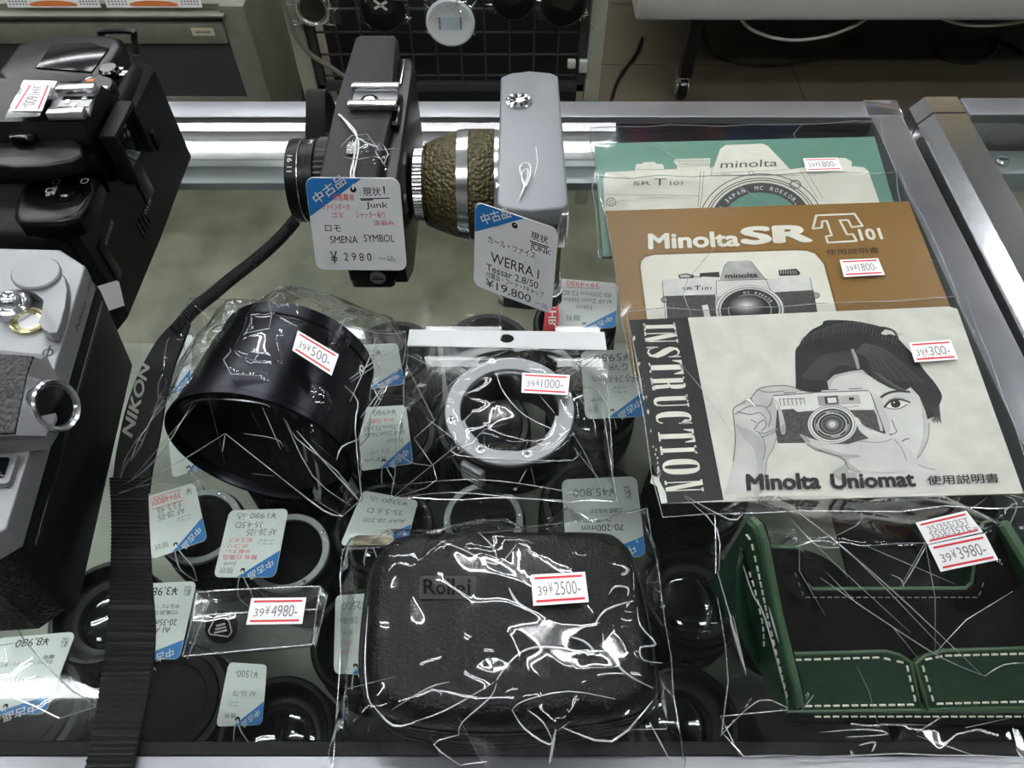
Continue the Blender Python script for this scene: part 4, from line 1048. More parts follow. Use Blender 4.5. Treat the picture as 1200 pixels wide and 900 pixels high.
# ------------------------------------------------------------------ green manual (farthest)
ZG = 3.0
gb = [(697, 168), (1025, 160), (1063, 290), (706, 300)]
t = thing('instruction_booklet', 'green manual with a cream line drawing of a camera, under the brown one', 'booklet', (145, 370, 0.6))
mb = MB(); slab(mb, gb, 0.7, ZG, M_BOOKG, 0.3); mb.build('cover', t)
f = lambda x, y: (690 + x / 3.243, 140 + y / 3.243)
mb = MB(); z = ZG + .1
CR = M_CREAM
pxpoly(mb, [(63, 200), (175, 195), (180, 170), (205, 168), (208, 162), (252, 161), (255, 168), (282, 170), (288, 190), (335, 188), (335, 175), (322, 160), (330, 150), (462, 147), (460, 185), (475, 180), (500, 112), (520, 97), (660, 92), (680, 100), (765, 190), (830, 180), (830, 148), (975, 146), (1000, 160), (998, 178), (1045, 182), (1062, 195), (1110, 330), (880, 330), (700, 235), (560, 235), (430, 360), (60, 360), (55, 230)], z, CR, f)
z += .12; LN = G(120)
for pl in ([(438, 195), (430, 290), (420, 340)], [(425, 195), (415, 330)], [(468, 185), (465, 215)], [(465, 215), (800, 212)], [(470, 205), (760, 190)], [(800, 190), (870, 300)], [(820, 185), (890, 300)], [(60, 285), (420, 290)], [(335, 180), (470, 175)], [(180, 190), (288, 190)]):
    pxline(mb, pl, z, .35, LN, f)
def arc(cx, cy, rx, ry, a0, a1, n=30): return [(cx + rx * cos(radians(a0 + (a1 - a0) * k / n)), cy + ry * sin(radians(a0 + (a1 - a0) * k / n))) for k in range(n + 1)]
cxy = (655, 400)
def band(mb, cx, cy, r0, r1, a0, a1, z, m, f, asp=.82, n=40):
    vs = []; fs = []
    for p, q in zip(arc(cx, cy, r0, r0 * asp, a0, a1, n), arc(cx, cy, r1, r1 * asp, a0, a1, n)): vs += [U(*f(*p), z), U(*f(*q), z)]
    for k in range(n): fs.append([2 * k, 2 * k + 1, 2 * k + 3, 2 * k + 2])
    mb.add(vs, fs, m)
band(mb, *cxy, 150, 236, 182, 358, z - .06, M_CREAM, f)
band(mb, *cxy, 0, 152, 182, 358, z, M_BOOKG, f); band(mb, *cxy, 150, 195, 190, 350, z, G(66), f)
for r in (204, 214, 234): band(mb, *cxy, r, r + 4, 185, 355, z, G(66), f)
band(mb, 785, 247, 16, 22, 0, 360, z, LN, f); band(mb, 617, 203, 7, 10, 0, 360, z, LN, f); band(mb, 85, 314, 16, 20, 0, 360, z, LN, f); band(mb, 85, 314, 6, 9, 0, 360, z, LN, f)
for k in range(22): pxline(mb, [(328 + k * 6, 152), (328 + k * 6, 163)], z, .3, LN, f); pxline(mb, [(342 + k * 5.5, 166), (342 + k * 5.5, 174)], z, .3, LN, f)
mb.build('cover_drawing', t, smooth=0)
mb = MB(); z = ZG + .3
mb.ptext('minolta', f(500, 185), f(716, 178), f(503, 158), z, G(74))
mb.ptext('SR', f(168, 250), f(235, 249), f(170, 236), z, G(74)); mb.ptext('T', f(246, 250), f(292, 249), f(248, 225), z, G(74)); mb.ptext('101', f(308, 250), f(356, 249), f(309, 236), z, G(74))
mb.ptext('CLC', f(506, 210), f(540, 209), f(507, 201), z, G(100))
for i, ch in enumerate('IN JAPAN'):
    if ch == ' ': continue
    a = radians(200 + i * 6.6); r = 161; c = (cxy[0] + r * cos(a), cxy[1] + r * .82 * sin(a)); tx = (-sin(a), cos(a) * .82); nx = (cos(a), sin(a) * .82); w = 12
    mb.ptext(ch, f(c[0] - tx[0] * w / 2, c[1] - tx[1] * w / 2), f(c[0] + tx[0] * w / 2, c[1] + tx[1] * w / 2), f(c[0] - tx[0] * w / 2 + nx[0] * 19, c[1] - tx[1] * w / 2 + nx[1] * 19), z, M_WHITE)
for i, ch in enumerate('MC ROKKOR-'):
    if ch == ' ': continue
    a = radians(264 + i * 6.6); r = 161; c = (cxy[0] + r * cos(a), cxy[1] + r * .82 * sin(a)); tx = (-sin(a), cos(a) * .82); nx = (cos(a), sin(a) * .82); w = 13 if ch != '-' else 8
    hh = 19 if ch != '-' else 3
    mb.ptext(ch, f(c[0] - tx[0] * w / 2, c[1] - tx[1] * w / 2), f(c[0] + tx[0] * w / 2, c[1] + tx[1] * w / 2), f(c[0] - tx[0] * w / 2 + nx[0] * hh, c[1] - tx[1] * w / 2 + nx[1] * hh), z, M_WHITE)
mb.build('lettering', t, smooth=0)
st = thing('plastic_sleeve', 'clear sleeve around the green manual, faded red lined sticker on it', 'sleeve', (145, 380, 0.5), 'clear sleeves around the manuals')
gpoly = [xy(U(*p, ZG)) for p in gb]
film('clear_film', st, [xy(U(*p, 1)) for p in [(692, 154), (1030, 147), (1070, 300), (701, 306)]], hbox(gpoly, ZG + .3, .5), M_FILMS, spacing=17, jit=.7, seed=21, crease=.4, edge_z=3.4, edge_jit=1.0, zmin=3.2, clearance=.5, folds=.05)
sticker(st, uq((941, 185.5), (981, 184.5), (988, 199.5), (945, 201), ZG + 2.0), '1800-', faded=True)

# ------------------------------------------------------------------ brown manual
ZB = 6.6
bb = [(708, 247), (1065, 236), (1128, 395), (742, 440)]
t = thing('instruction_booklet', 'brown manual titled in bold white letters above a boxed camera picture', 'booklet', (145, 290, 3.6))
mb = MB(); slab(mb, bb, ZB - .4, ZB, M_BOOKB, 0.15); mb.build('cover', t)
mb = MB(); slab(mb, [(709, 249), (1064, 238), (1126, 394), (743, 439)], 4.1, ZB - .45, M_PAGES); mb.build('pages', t)
f = lambda x, y: (740 + x / 3.75, 230 + y / 3.75)
mb = MB(); z = ZB + .1
pan = [(72, 560), (40, 310), (44, 285), (60, 268), (100, 258), (720, 238), (770, 240), (805, 252), (835, 285), (845, 300), (915, 560)]
pan2 = [(76, 560), (46, 312), (50, 288), (66, 273), (102, 264), (718, 244), (766, 246), (800, 257), (828, 288), (838, 303), (908, 560)]
pxline(mb, [(66, 560), (34, 310), (38, 283), (56, 264), (98, 254), (720, 233), (774, 236), (810, 248), (842, 284), (852, 300), (922, 560)], z, .25, M_INK, f)
pxpoly(mb, pan, z, M_CREAM, f)
z += .1
pxpoly(mb, [(158, 540), (150, 440), (372, 432), (600, 425), (800, 412), (822, 540)], z, SKIN(46, 84, 900), f)
pxpoly(mb, [(138, 440), (133, 372), (145, 365), (372, 356), (372, 434)], z + .02, SKIN(196, 212), f)
pxpoly(mb, [(600, 425), (590, 365), (770, 350), (785, 358), (800, 414)], z + .02, SKIN(196, 212), f)
pxpoly(mb, [(368, 480), (372, 372), (390, 366), (410, 300), (422, 286), (512, 281), (526, 286), (585, 358), (602, 366), (650, 500), (620, 560), (380, 560)], z + .04, SKIN(150, 178), f)
pxpoly(mb, [(372, 372), (602, 366), (625, 420), (368, 440)], z + .06, SKIN(194, 206), f)
for pl in ([(138, 440), (372, 432)], [(600, 425), (800, 412)], [(372, 372), (372, 434)], [(590, 365), (640, 480)], [(135, 372), (150, 540)], [(785, 358), (822, 540)], [(372, 372), (600, 364)], [(410, 300), (392, 366)], [(526, 286), (585, 360)]): pxline(mb, pl, z + .08, .3, G(40), f)
pxpoly(mb, [(205, 345), (240, 338), (272, 345), (275, 360), (210, 362)], z, G(64), f); pxpoly(mb, [(215, 347), (240, 344), (262, 350), (250, 356), (215, 356)], z + .05, G(180), f)
pxpoly(mb, [(300, 338), (385, 332), (388, 356), (300, 352)], z, G(44), f); pxline(mb, [(270, 352), (310, 355)], z + .03, .6, G(60), f)
pxpoly(mb, [(645, 325), (725, 318), (742, 335), (738, 346), (650, 350)], z, G(54), f)
for k in range(7): pxline(mb, [(655 + k * 11, 326), (657 + k * 11, 340)], z + .05, .5, G(170), f)
pxpoly(mb, [(310, 480), (335, 476), (350, 540), (322, 540)], z + .06, G(200), f)
for (cx, cy) in ((145, 455), (812, 436)): band(mb, cx, cy, 0, 16, 0, 360, z + .05, G(150), f); band(mb, cx, cy, 12, 16, 0, 360, z + .07, G(40), f)
c = (520, 500)
for r0, r1, gv, dz in ((0, 152, 46, .10), (140, 150, 200, .12), (128, 136, 190, .12), (118, 128, 30, .13), (0, 118, 36, .14), (92, 96, 160, .16), (0, 88, 22, .16)): band(mb, *c, r0, r1, 0, 360, z + dz, G(gv), f, .72)
for r, gv in ((78, 60), (66, 92), (52, 120), (38, 150), (24, 176), (10, 205)): band(mb, 505, 480, 0, r, 0, 360, z + .18 + (80 - r) * .002, G(gv), f, .55)
mb.build('cover_picture', t, smooth=0)
mb = MB(); z = ZB + .5
mb.ptext('minolta', f(412, 360), f(555, 355), f(410, 340), z, M_INK, .012); mb.ptext('SR', f(222, 413), f(270, 411), f(222, 400), z, M_INK); mb.ptext('T', f(276, 413), f(304, 411), f(277, 394), z, M_INK); mb.ptext('101', f(310, 412), f(350, 410), f(311, 399), z, M_INK)
for i, ch in enumerate('MC ROKKOR'):
    if ch == ' ': continue
    a = radians(258 + i * 9); r = 101; cc = (c[0] + r * cos(a), c[1] + r * .72 * sin(a)); tx = (-sin(a), cos(a) * .72); nx = (cos(a), sin(a) * .72); w = 9
    mb.ptext(ch, f(cc[0] - tx[0] * w / 2, cc[1] - tx[1] * w / 2), f(cc[0] + tx[0] * w / 2, cc[1] + tx[1] * w / 2), f(cc[0] - tx[0] * w / 2 + nx[0] * 13, cc[1] - tx[1] * w / 2 + nx[1] * 13), z, M_WHITE)
mb.build('picture_lettering', t, smooth=0)
mb = MB(); z = ZB + .12
mb.ptext('Minolta', f(74, 235), f(478, 221), f(72, 165), z, M_CREAM, .035)
mb.ptext('SR', f(482, 216), f(802, 202), f(476, 135), z, M_CREAM, .05)
mb.ptext('101', f(1008, 196), f(1108, 190), f(992, 145), z, M_CREAM, .035)
tO = [(812, 84), (980, 77), (1015, 130), (968, 136), (952, 104), (915, 106), (948, 168), (972, 166), (990, 196), (862, 204), (855, 176), (880, 172), (858, 108), (838, 110), (836, 138), (797, 142)]
cx_ = sum(p[0] for p in tO) / 16; cy_ = sum(p[1] for p in tO) / 16
tP = [U(*f(*p), z) for p in tO]
for k in range(len(tP)): mb.stroke([tP[k], tP[(k + 1) % len(tP)] + (tP[(k + 1) % len(tP)] - tP[k]).normalized() * .4], 1.35, M_CREAM)
mb.ptext('使用説明書', f(858, 260), f(1090, 250), f(852, 234), z, M_INK, 0)
mb.build('title', t, smooth=0)
st = thing('plastic_sleeve', 'clear sleeve around the brown manual with a price sticker', 'sleeve', (150, 300, 3.5), 'clear sleeves around the manuals')
bpoly = [xy(U(*p, ZB)) for p in bb]
film('clear_film', st, [xy(U(*p, 4)) for p in [(702, 213), (1052, 207), (1140, 400), (738, 446)]], hbox(bpoly, ZB + .3, .25), M_FILMS, spacing=17, jit=.8, seed=22, crease=.4, edge_z=6.9, edge_jit=.9, clearance=.6, zmin=6.8, folds=.06)
sticker(st, uq((984, 304.5), (1029, 302.5), (1037, 322), (989, 324.5), ZB + 2.2), '1800-')

# ------------------------------------------------------------------ black and white manual (nearest)
ZU = 10.2
ub = [(737, 375), (1112, 359), (1122, 362), (1200, 578), (775, 590)]
t = thing('instruction_booklet', 'worn black and white manual showing a woman raising a camera to her eye', 'booklet', (145, 200, 7.2))
mb = MB(); slab(mb, ub, ZU - .4, ZU, M_BOOKW, 0.15); mb.build('cover', t)
mb = MB(); slab(mb, [(739, 378), (1120, 364), (1198, 577), (777, 588)], 7.7, ZU - .45, M_PAGES); mb.build('pages', t)
mb = MB(); z = ZU + .1
pxpoly(mb, [(737, 375), (806, 372), (848, 586), (775, 590), (772, 566), (763, 540), (757, 500), (752, 450), (744, 410)], z, M_BOOKK)
rnd = random.Random(8)
for (x0, y0, x1, y1, n) in ((738, 378, 776, 588, 60),):
    for k in range(34):
        s_ = rnd.random(); a = (x0 + (x1 - x0) * s_ + rnd.random() * 4, y0 + (y1 - y0) * s_); r = .25 + rnd.random() ** 2 * 1.1
        pxpoly(mb, [(a[0] + r * (1 + .5 * rnd.random()) * cos(q_), a[1] + 2.2 * r * (1 + .5 * rnd.random()) * sin(q_)) for q_ in (0, 1.1, 2, 3.2, 4.1, 5.2)], z + .05, M_BOOKW)
pxpoly(mb, [(762, 566), (770, 570), (775, 590), (782, 589), (780, 577), (771, 560), (764, 556)], z + .06, M_BOOKW)
mb.build('black_band', t, smooth=0)
# the word down the band: thick stems, hair serifs
def lerp2(a, b, k): return (a[0] + (b[0] - a[0]) * k, a[1] + (b[1] - a[1]) * k)
def band_pt(s_, v):
    b_ = lerp2((753.5, 379), (780.5, 577), s_); t_ = lerp2((791, 378), (825, 575), s_); return lerp2(b_, t_, v)
LET = {'I': [[(.25, 0), (.75, 0), (.75, 1), (.25, 1)], [(0, 0), (1, 0), (1, .06), (0, .06)], [(0, .94), (1, .94), (1, 1), (0, 1)]],
       'N': [[(.12, 0), (.21, 0), (.21, 1), (.12, 1)], [(.80, 0), (.89, 0), (.89, 1), (.80, 1)], [(.10, 1), (.45, 1), (.89, 0), (.56, 0)], [(0, 0), (.34, 0), (.34, .05), (0, .05)], [(.68, .95), (1, .95), (1, 1), (.68, 1)], [(0, .95), (.3, .95), (.3, 1), (0, 1)]],
       'T': [[(.32, 0), (.68, 0), (.68, 1), (.32, 1)], [(0, .94), (1, .94), (1, 1), (0, 1)], [(0, .72), (.05, .72), (.22, .95), (0, .95)], [(1, .72), (.95, .72), (.78, .95), (1, .95)], [(.16, 0), (.84, 0), (.84, .05), (.16, .05)]],
       'U': [[(.12, .2), (.46, .2), (.46, 1), (.12, 1)], [(.80, .2), (.89, .2), (.89, 1), (.80, 1)], [(.12, .21), (.46, .21), (.50, .1), (.6, .07), (.72, .09), (.80, .21), (.89, .21), (.84, .06), (.68, 0), (.4, 0), (.2, .06)], [(0, .95), (.58, .95), (.58, 1), (0, 1)], [(.68, .95), (1, .95), (1, 1), (.68, 1)]],
       'R': [[(.10, 0), (.44, 0), (.44, 1), (.10, 1)], [(0, 0), (.54, 0), (.54, .05), (0, .05)], [(0, .95), (.5, .95), (.5, 1), (0, 1)], [(.44, .95), (.60, .94), (.60, .55), (.44, .53), (.44, .48), (.75, .49), (.9, .58), (.93, .75), (.9, .92), (.75, 1), (.44, 1)], [(.56, .5), (.84, .5), (.90, .10), (.96, .05), (1, .12), (1, .04), (.9, 0), (.68, .02), (.60, .12)]]}
def ringq(mb, s0, s1, outer, inner, z):
    n = len(outer); vs = [U(*band_pt(s0 + (s1 - s0) * u, v), z) for u, v in outer] + [U(*band_pt(s0 + (s1 - s0) * u, v), z) for u, v in inner]
    mb.add(vs, [[k, k + 1, n + k + 1, n + k] for k in range(n - 1)], M_CREAM)
mb = MB(); z = ZU + .2
spans = [('I', 72, 104), ('N', 109, 160), ('S', 172, 228), ('T', 236, 298), ('R', 310, 366), ('U', 388, 442), ('C', 458, 520), ('T', 540, 598), ('I', 612, 648), ('O', 668, 738), ('N', 762, 814)]
for ch, a, b in spans:
    s0 = (a - 72) / 740; s1 = (b - 72) / 740
    if ch in LET:
        for pg in LET[ch]: mb.poly([U(*band_pt(s0 + (s1 - s0) * u, v), z) for u, v in pg], M_CREAM)
    elif ch == 'O':
        A = [2 * pi * k / 32 for k in range(33)]; sg = lambda x: math.copysign(abs(x) ** .75, x)
        ringq(mb, s0, s1, [(.5 + .48 * sg(cos(q_)), .5 + .5 * sg(sin(q_))) for q_ in A], [(.5 + .14 * sg(cos(q_)), .5 + .45 * sg(sin(q_))) for q_ in A], z)
    elif ch == 'C':
        A = [radians(38 + 284 * k / 32) for k in range(33)]; sg = lambda x: math.copysign(abs(x) ** .75, x)
        ringq(mb, s0, s1, [(.5 + .46 * sg(cos(q_)), .5 + .5 * sg(sin(q_))) for q_ in A], [(.56 + (.14 if cos(q_) < 0 else .30) * sg(cos(q_)), .5 + .45 * sg(sin(q_))) for q_ in A], z)
        for pg in ([(.84, .62), (.92, .62), (.92, 1), (.86, 1)], [(.62, .80), (.92, .66), (.92, .80), (.8, .93), (.65, .93)]): mb.poly([U(*band_pt(s0 + (s1 - s0) * u, v), z) for u, v in pg], M_CREAM)
    else:
        pth = [(.86, .74), (.74, .92), (.5, .97), (.26, .90), (.24, .76), (.36, .62), (.64, .42), (.78, .26), (.74, .10), (.5, .03), (.24, .08), (.1, .28)]
        wd = [.03, .04, .05, .09, .16, .20, .20, .16, .09, .05, .04, .03]
        L_ = []; R_ = []
        for i in range(len(pth)):
            p, q_ = pth[max(i - 1, 0)], pth[min(i + 1, len(pth) - 1)]; dx, dy = q_[0] - p[0], q_[1] - p[1]; l_ = hypot(dx, dy); nx, ny = -dy / l_, dx / l_
            L_.append((pth[i][0] + nx * wd[i], pth[i][1] + ny * wd[i] * .6)); R_.append((pth[i][0] - nx * wd[i], pth[i][1] - ny * wd[i] * .6))
        ringq(mb, s0, s1, L_, R_, z)
        for pg in ([(.84, .64), (.92, .64), (.92, 1), (.84, 1)], [(.06, 0), (.14, 0), (.14, .36), (.06, .36)]): mb.poly([U(*band_pt(s0 + (s1 - s0) * u, v), z) for u, v in pg], M_CREAM)
mb.build('band_lettering', t, smooth=0)

# the printed photograph
f = lambda x, y: (840 + x / 4.138, 360 + y / 4.138)
mb = MB(); z = ZU + .1
def P_(pts, m, dz): pxpoly(mb, pts, z + dz, m, f)
def L_(pts, w, m, dz): pxline(mb, pts, z + dz, w, m, f)
def SP(pts, n=5): return [(p.x, p.y) for p in smooth_path([(a, b, 0) for a, b in pts], n)]
# neck and collar, then arms
P_([(900, 690), (1000, 660), (1020, 740), (1090, 790), (1130, 830), (1120, 900), (620, 905), (600, 800), (620, 745), (700, 760)], SKIN(192, 202), .0)
P_(SP([(80, 745), (90, 640), (84, 560), (80, 495), (120, 465), (165, 440), (185, 415), (205, 395), (255, 383), (340, 380), (412, 402), (400, 412), (340, 418), (272, 432), (300, 470), (318, 520), (332, 565), (332, 605), (322, 618), (308, 600), (292, 588), (292, 625), (275, 680), (245, 735), (235, 800), (215, 900)]) + [(40, 910), (60, 830)], SKIN(176, 198, 60), .02)
hair = SP([(382, 330), (380, 260), (383, 205), (402, 180), (420, 150), (460, 110), (508, 85), (522, 66), (580, 62), (660, 66), (740, 80), (800, 95), (855, 112), (878, 148), (905, 178), (960, 240), (1010, 310), (1060, 370), (1092, 430), (1078, 480), (1075, 520), (1050, 532), (1022, 545)])
P_(hair + [(1010, 500), (980, 430), (940, 388), (900, 412), (840, 392), (780, 360), (735, 330), (705, 303), (640, 312), (570, 328), (535, 360), (545, 410), (450, 412), (405, 405), (383, 395)], SKIN(26, 40, 60), .06)
face = SP([(545, 412), (532, 375), (540, 345), (570, 326), (640, 308), (702, 300), (740, 332), (800, 366), (860, 396), (905, 412), (942, 390), (985, 432), (1012, 505), (1030, 560), (1024, 640), (990, 710), (960, 745)])
P_(face + [(880, 700), (820, 620), (750, 420)], SKIN(192, 206, 60), .04)
# half-tones of the face, wrist and hand
P_(SP([(985, 432), (1012, 505), (1030, 560), (1024, 640), (990, 710), (962, 742), (985, 680), (1000, 600), (996, 520)]), SKIN(176, 188, 60), .052)
P_(SP([(545, 404), (535, 375), (542, 347), (570, 328), (640, 310), (702, 302), (735, 330), (690, 318), (630, 328), (575, 345), (556, 372)]), SKIN(168, 182, 60), .053)
P_(SP([(760, 420), (800, 440), (815, 500), (840, 560), (835, 615), (815, 610), (770, 500)]), SKIN(178, 190, 60), .052)
# hair strands, parting
P_([(650, 205), (663, 200), (685, 250), (694, 298), (680, 300), (668, 255)], G(150), .09)
for k in range(26):
    s_ = k / 25; a = (655 + 26 * s_, 212 + 84 * s_); b = (404 + 130 * s_, 345 + 12 * s_)
    L_(SP([a, (a[0] - 90 + 20 * s_, a[1] + 6 - 22 * s_ * s_), (a[0] - 170 + 40 * s_, a[1] + 40 - 30 * s_), b]), .16, G(44 + int(46 * abs(sin(k * 1.7)))), .08)
for k in range(24):
    s_ = k / 23; a = (672 + 40 * s_, 215 - 40 * s_); b = (760 + 250 * s_, 350 + 20 * s_)
    L_(SP([a, (a[0] + 60 + 60 * s_, a[1] + 40), b]), .2, G(62 + (k * 29) % 40), .08)
for k in range(30):
    a0 = 400 + k * 16; L_(SP([(a0, 190 - 70 * sin(k / 29 * 3.0)), (a0 + 14, 150 - 74 * sin(k / 29 * 3.0)), (a0 + 40, 140 - 60 * sin(k / 29 * 3.0))]), .22, G(70 + (k * 31) % 46), .08)
for k in range(7): L_(SP([(430 + k * 34, 180 + (k % 3) * 4), (500 + k * 30, 165 + k * 2), (640 + k * 20, 158)]), .3, G(26), .085)
P_([(795, 128), (815, 108), (850, 115), (868, 138), (840, 130), (815, 135)], G(198), .09); L_(SP([(790, 95), (830, 100), (865, 118), (880, 150)]), .5, G(44), .1)
for k in range(9): L_(SP([(1040 + k * 5, 480), (1058 + k * 3, 520), (1040 + k * 6, 550 + (k % 3) * 6)]), .3, G(60), .09)
for k in range(8): L_(SP([(740 + k * 6, 300 + k * 3), (800 + k * 8, 352 + k * 3), (870 + k * 7, 398 + k)]), .3, G(52 + k * 6), .09)
# face
L_(SP([(795, 438), (815, 424), (845, 412), (885, 407), (938, 411)]), 1.25, G(52), .1); L_(SP([(850, 412), (890, 407), (930, 410)]), .9, G(44), .11)
P_(SP([(813, 484), (835, 462), (868, 449), (905, 454), (932, 464), (905, 484), (870, 492), (835, 489)]), G(216), .1)
L_(SP([(812, 486), (835, 460), (868, 447), (905, 451), (938, 462)]), 1.0, G(34), .14); L_(SP([(818, 486), (850, 493), (890, 490), (925, 470)]), .45, G(70), .14); L_(SP([(830, 452), (868, 438), (915, 446)]), .35, G(110), .14)
P_(arc(867, 468, 24, 20, 0, 360, 22)[:-1], G(40), .12); P_(arc(867, 468, 9, 8, 0, 360, 12)[:-1], G(14), .13); P_(arc(860, 462, 4, 4, 0, 360, 8)[:-1], G(235), .15)
L_(SP([(848, 545), (862, 580), (872, 600), (862, 612), (845, 614)]), .55, G(130), .1); L_(SP([(836, 616), (850, 620)]), .7, G(90), .1)
L_(SP([(898, 652), (912, 642), (934, 636)]), .6, G(120), .1)
L_(SP([(1030, 560), (1024, 640), (990, 710), (965, 745), (990, 770), (1060, 790)]), .45, G(140), .1); L_(SP([(1000, 520), (1010, 590)]), .35, G(160), .1)
# camera she holds
P_([(272, 430), (500, 412), (735, 404), (748, 420), (762, 497), (690, 492), (470, 500), (395, 506), (372, 492), (292, 496)], SKIN(206, 216), .12)
P_([(292, 498), (370, 493), (393, 508), (470, 502), (762, 498), (818, 612), (640, 662), (440, 662), (296, 660), (284, 600)], SKIN(52, 84, 700), .13)
P_([(296, 660), (440, 658), (450, 676), (312, 682)], G(206), .14)
P_([(486, 432), (592, 426), (600, 474), (494, 478)], G(150), .15); P_([(596, 430), (690, 424), (700, 468), (602, 474)], G(172), .15); P_([(520, 434), (584, 430), (590, 468), (528, 470)], G(40), .17); P_([(535, 440), (578, 437), (582, 462), (540, 465)], G(214), .18); P_([(640, 438), (664, 436), (666, 450), (642, 452)], G(34), .17)
P_([(300, 444), (424, 440), (430, 474), (308, 478)], G(120), .15)
for r in range(3):
    for c_ in range(6): x = 306 + c_ * 20 + r * 2; y = 447 + r * 10; P_([(x, y), (x + 15, y - 1), (x + 16, y + 7), (x + 1, y + 8)], G(218), .17)
for (x0, x1, y) in ((505, 585, 410), (640, 705, 404), (325, 385, 424)): P_([(x0, y), (x1, y - 3), (x1, y - 12), (x0 + 6, y - 10)], G(190), .14); L_([(x0, y - 8), (x1, y - 11)], .4, G(70), .16)
L_([(272, 430), (500, 412), (735, 404), (748, 420), (818, 612)], .5, G(80), .18); L_([(770, 480), (800, 600)], 1.2, G(190), .18)
mb.text('minolta', U(*f(612, 490), z + .2), U(*f(690, 483), z) - U(*f(612, 490), z), U(*f(611, 480), z) - U(*f(612, 490), z), G(90))
for r0, r1, gv, dz in ((0, 122, 40, .2), (110, 119, 196, .22), (98, 107, 214, .22), (0, 98, 48, .23), (84, 87, 170, .24), (66, 71, 200, .25), (0, 62, 40, .26), (50, 53, 150, .28), (40, 42, 120, .28), (0, 32, 120, .28), (0, 18, 196, .3)): band(mb, 560, 568, r0, r1, 0, 360, z + dz, G(gv), f, .78, 48)
for i, ch in enumerate('MINOLTA'):
    a = radians(248 + i * 7); r = 73; cc = (560 + r * cos(a), 568 + r * .78 * sin(a)); tx = (-sin(a), cos(a) * .78); nx = (cos(a), sin(a) * .78); w = 7
    mb.ptext(ch, f(cc[0] - tx[0] * w / 2, cc[1] - tx[1] * w / 2), f(cc[0] + tx[0] * w / 2, cc[1] + tx[1] * w / 2), f(cc[0] - tx[0] * w / 2 + nx[0] * 9, cc[1] - tx[1] * w / 2 + nx[1] * 9), z + .3, G(220))
for a0 in (0, 60, 150): band(mb, 560, 568, 74, 80, a0, a0 + 34, z + .26, G(170), f, .78, 12)
P_(SP([(84, 560), (120, 580), (170, 600), (215, 640), (232, 690), (228, 745), (212, 900), (180, 905), (196, 780), (180, 690), (130, 640)]), SKIN(164, 180, 60), .03)
# fingers in front of the camera
P_(SP([(272, 432), (235, 420), (262, 440), (290, 470), (300, 520), (310, 600), (322, 618), (333, 602), (330, 560), (316, 505), (298, 462)]), SKIN(180, 196, 60), .3)
P_([(310, 575), (328, 566), (332, 600), (322, 616), (312, 604)], G(150), .33)
for pl in ([(88, 520), (150, 482), (215, 478), (240, 490), (262, 530), (250, 580)], [(100, 505), (160, 520), (210, 512), (238, 540)], [(180, 596), (205, 560), (232, 548), (240, 575), (215, 600)], [(185, 600), (225, 612), (262, 600), (290, 585)], [(195, 560), (165, 545)], [(165, 440), (180, 470), (200, 478)], [(238, 490), (262, 470), (270, 440)], [(205, 610), (225, 640), (235, 690), (225, 740)], [(292, 590), (270, 610), (215, 632)], [(200, 400), (250, 412), (330, 405)]):
    L_(SP(pl), .45, G(128), .34)
L_([(150, 440), (185, 480)], .8, G(230), .36); L_([(130, 436), (152, 452)], .8, G(225), .36); band(mb, 132, 440, 4, 9, 0, 360, z + .36, G(220), f, 1)
P_(SP([(400, 617), (412, 618), (440, 630), (520, 655), (590, 668), (640, 664), (700, 645), (760, 642), (818, 645), (860, 628), (905, 660), (960, 722), (995, 755)]) + [(900, 800), (640, 800), (615, 735), (560, 712), (480, 690), (435, 660)], SKIN(184, 200, 60), .32)
P_(SP([(662, 528), (690, 542), (710, 570), (752, 592), (820, 618), (850, 630), (815, 648), (750, 640), (700, 606), (675, 565)]), SKIN(186, 200, 60), .34)
P_(SP([(480, 690), (560, 712), (615, 735), (640, 790), (700, 800), (640, 745), (700, 722), (600, 705), (520, 684)]), SKIN(160, 176, 60), .33)
P_([(402, 618), (425, 622), (455, 648), (450, 662), (425, 648)], G(150), .36); P_([(664, 532), (684, 540), (700, 566), (690, 568), (672, 552)], G(206), .37)
for pl in ([(440, 662), (520, 700), (600, 720), (690, 722)], [(690, 650), (790, 655), (850, 640)], [(620, 735), (640, 780), (700, 800)], [(860, 640), (900, 690), (920, 745)], [(690, 545), (712, 575), (755, 598)]): L_(SP(pl), .4, G(136), .38)
L_(SP([(80, 745), (90, 640), (84, 560), (80, 495), (120, 465), (165, 440), (185, 415), (205, 395), (255, 383), (340, 380), (412, 402)]), .4, G(110), .34); L_(SP([(292, 625), (275, 680), (245, 735), (235, 800), (215, 900)]), .4, G(140), .34)
L_(SP([(435, 662), (480, 690), (560, 712), (615, 735), (640, 790)]), .35, G(120), .38)
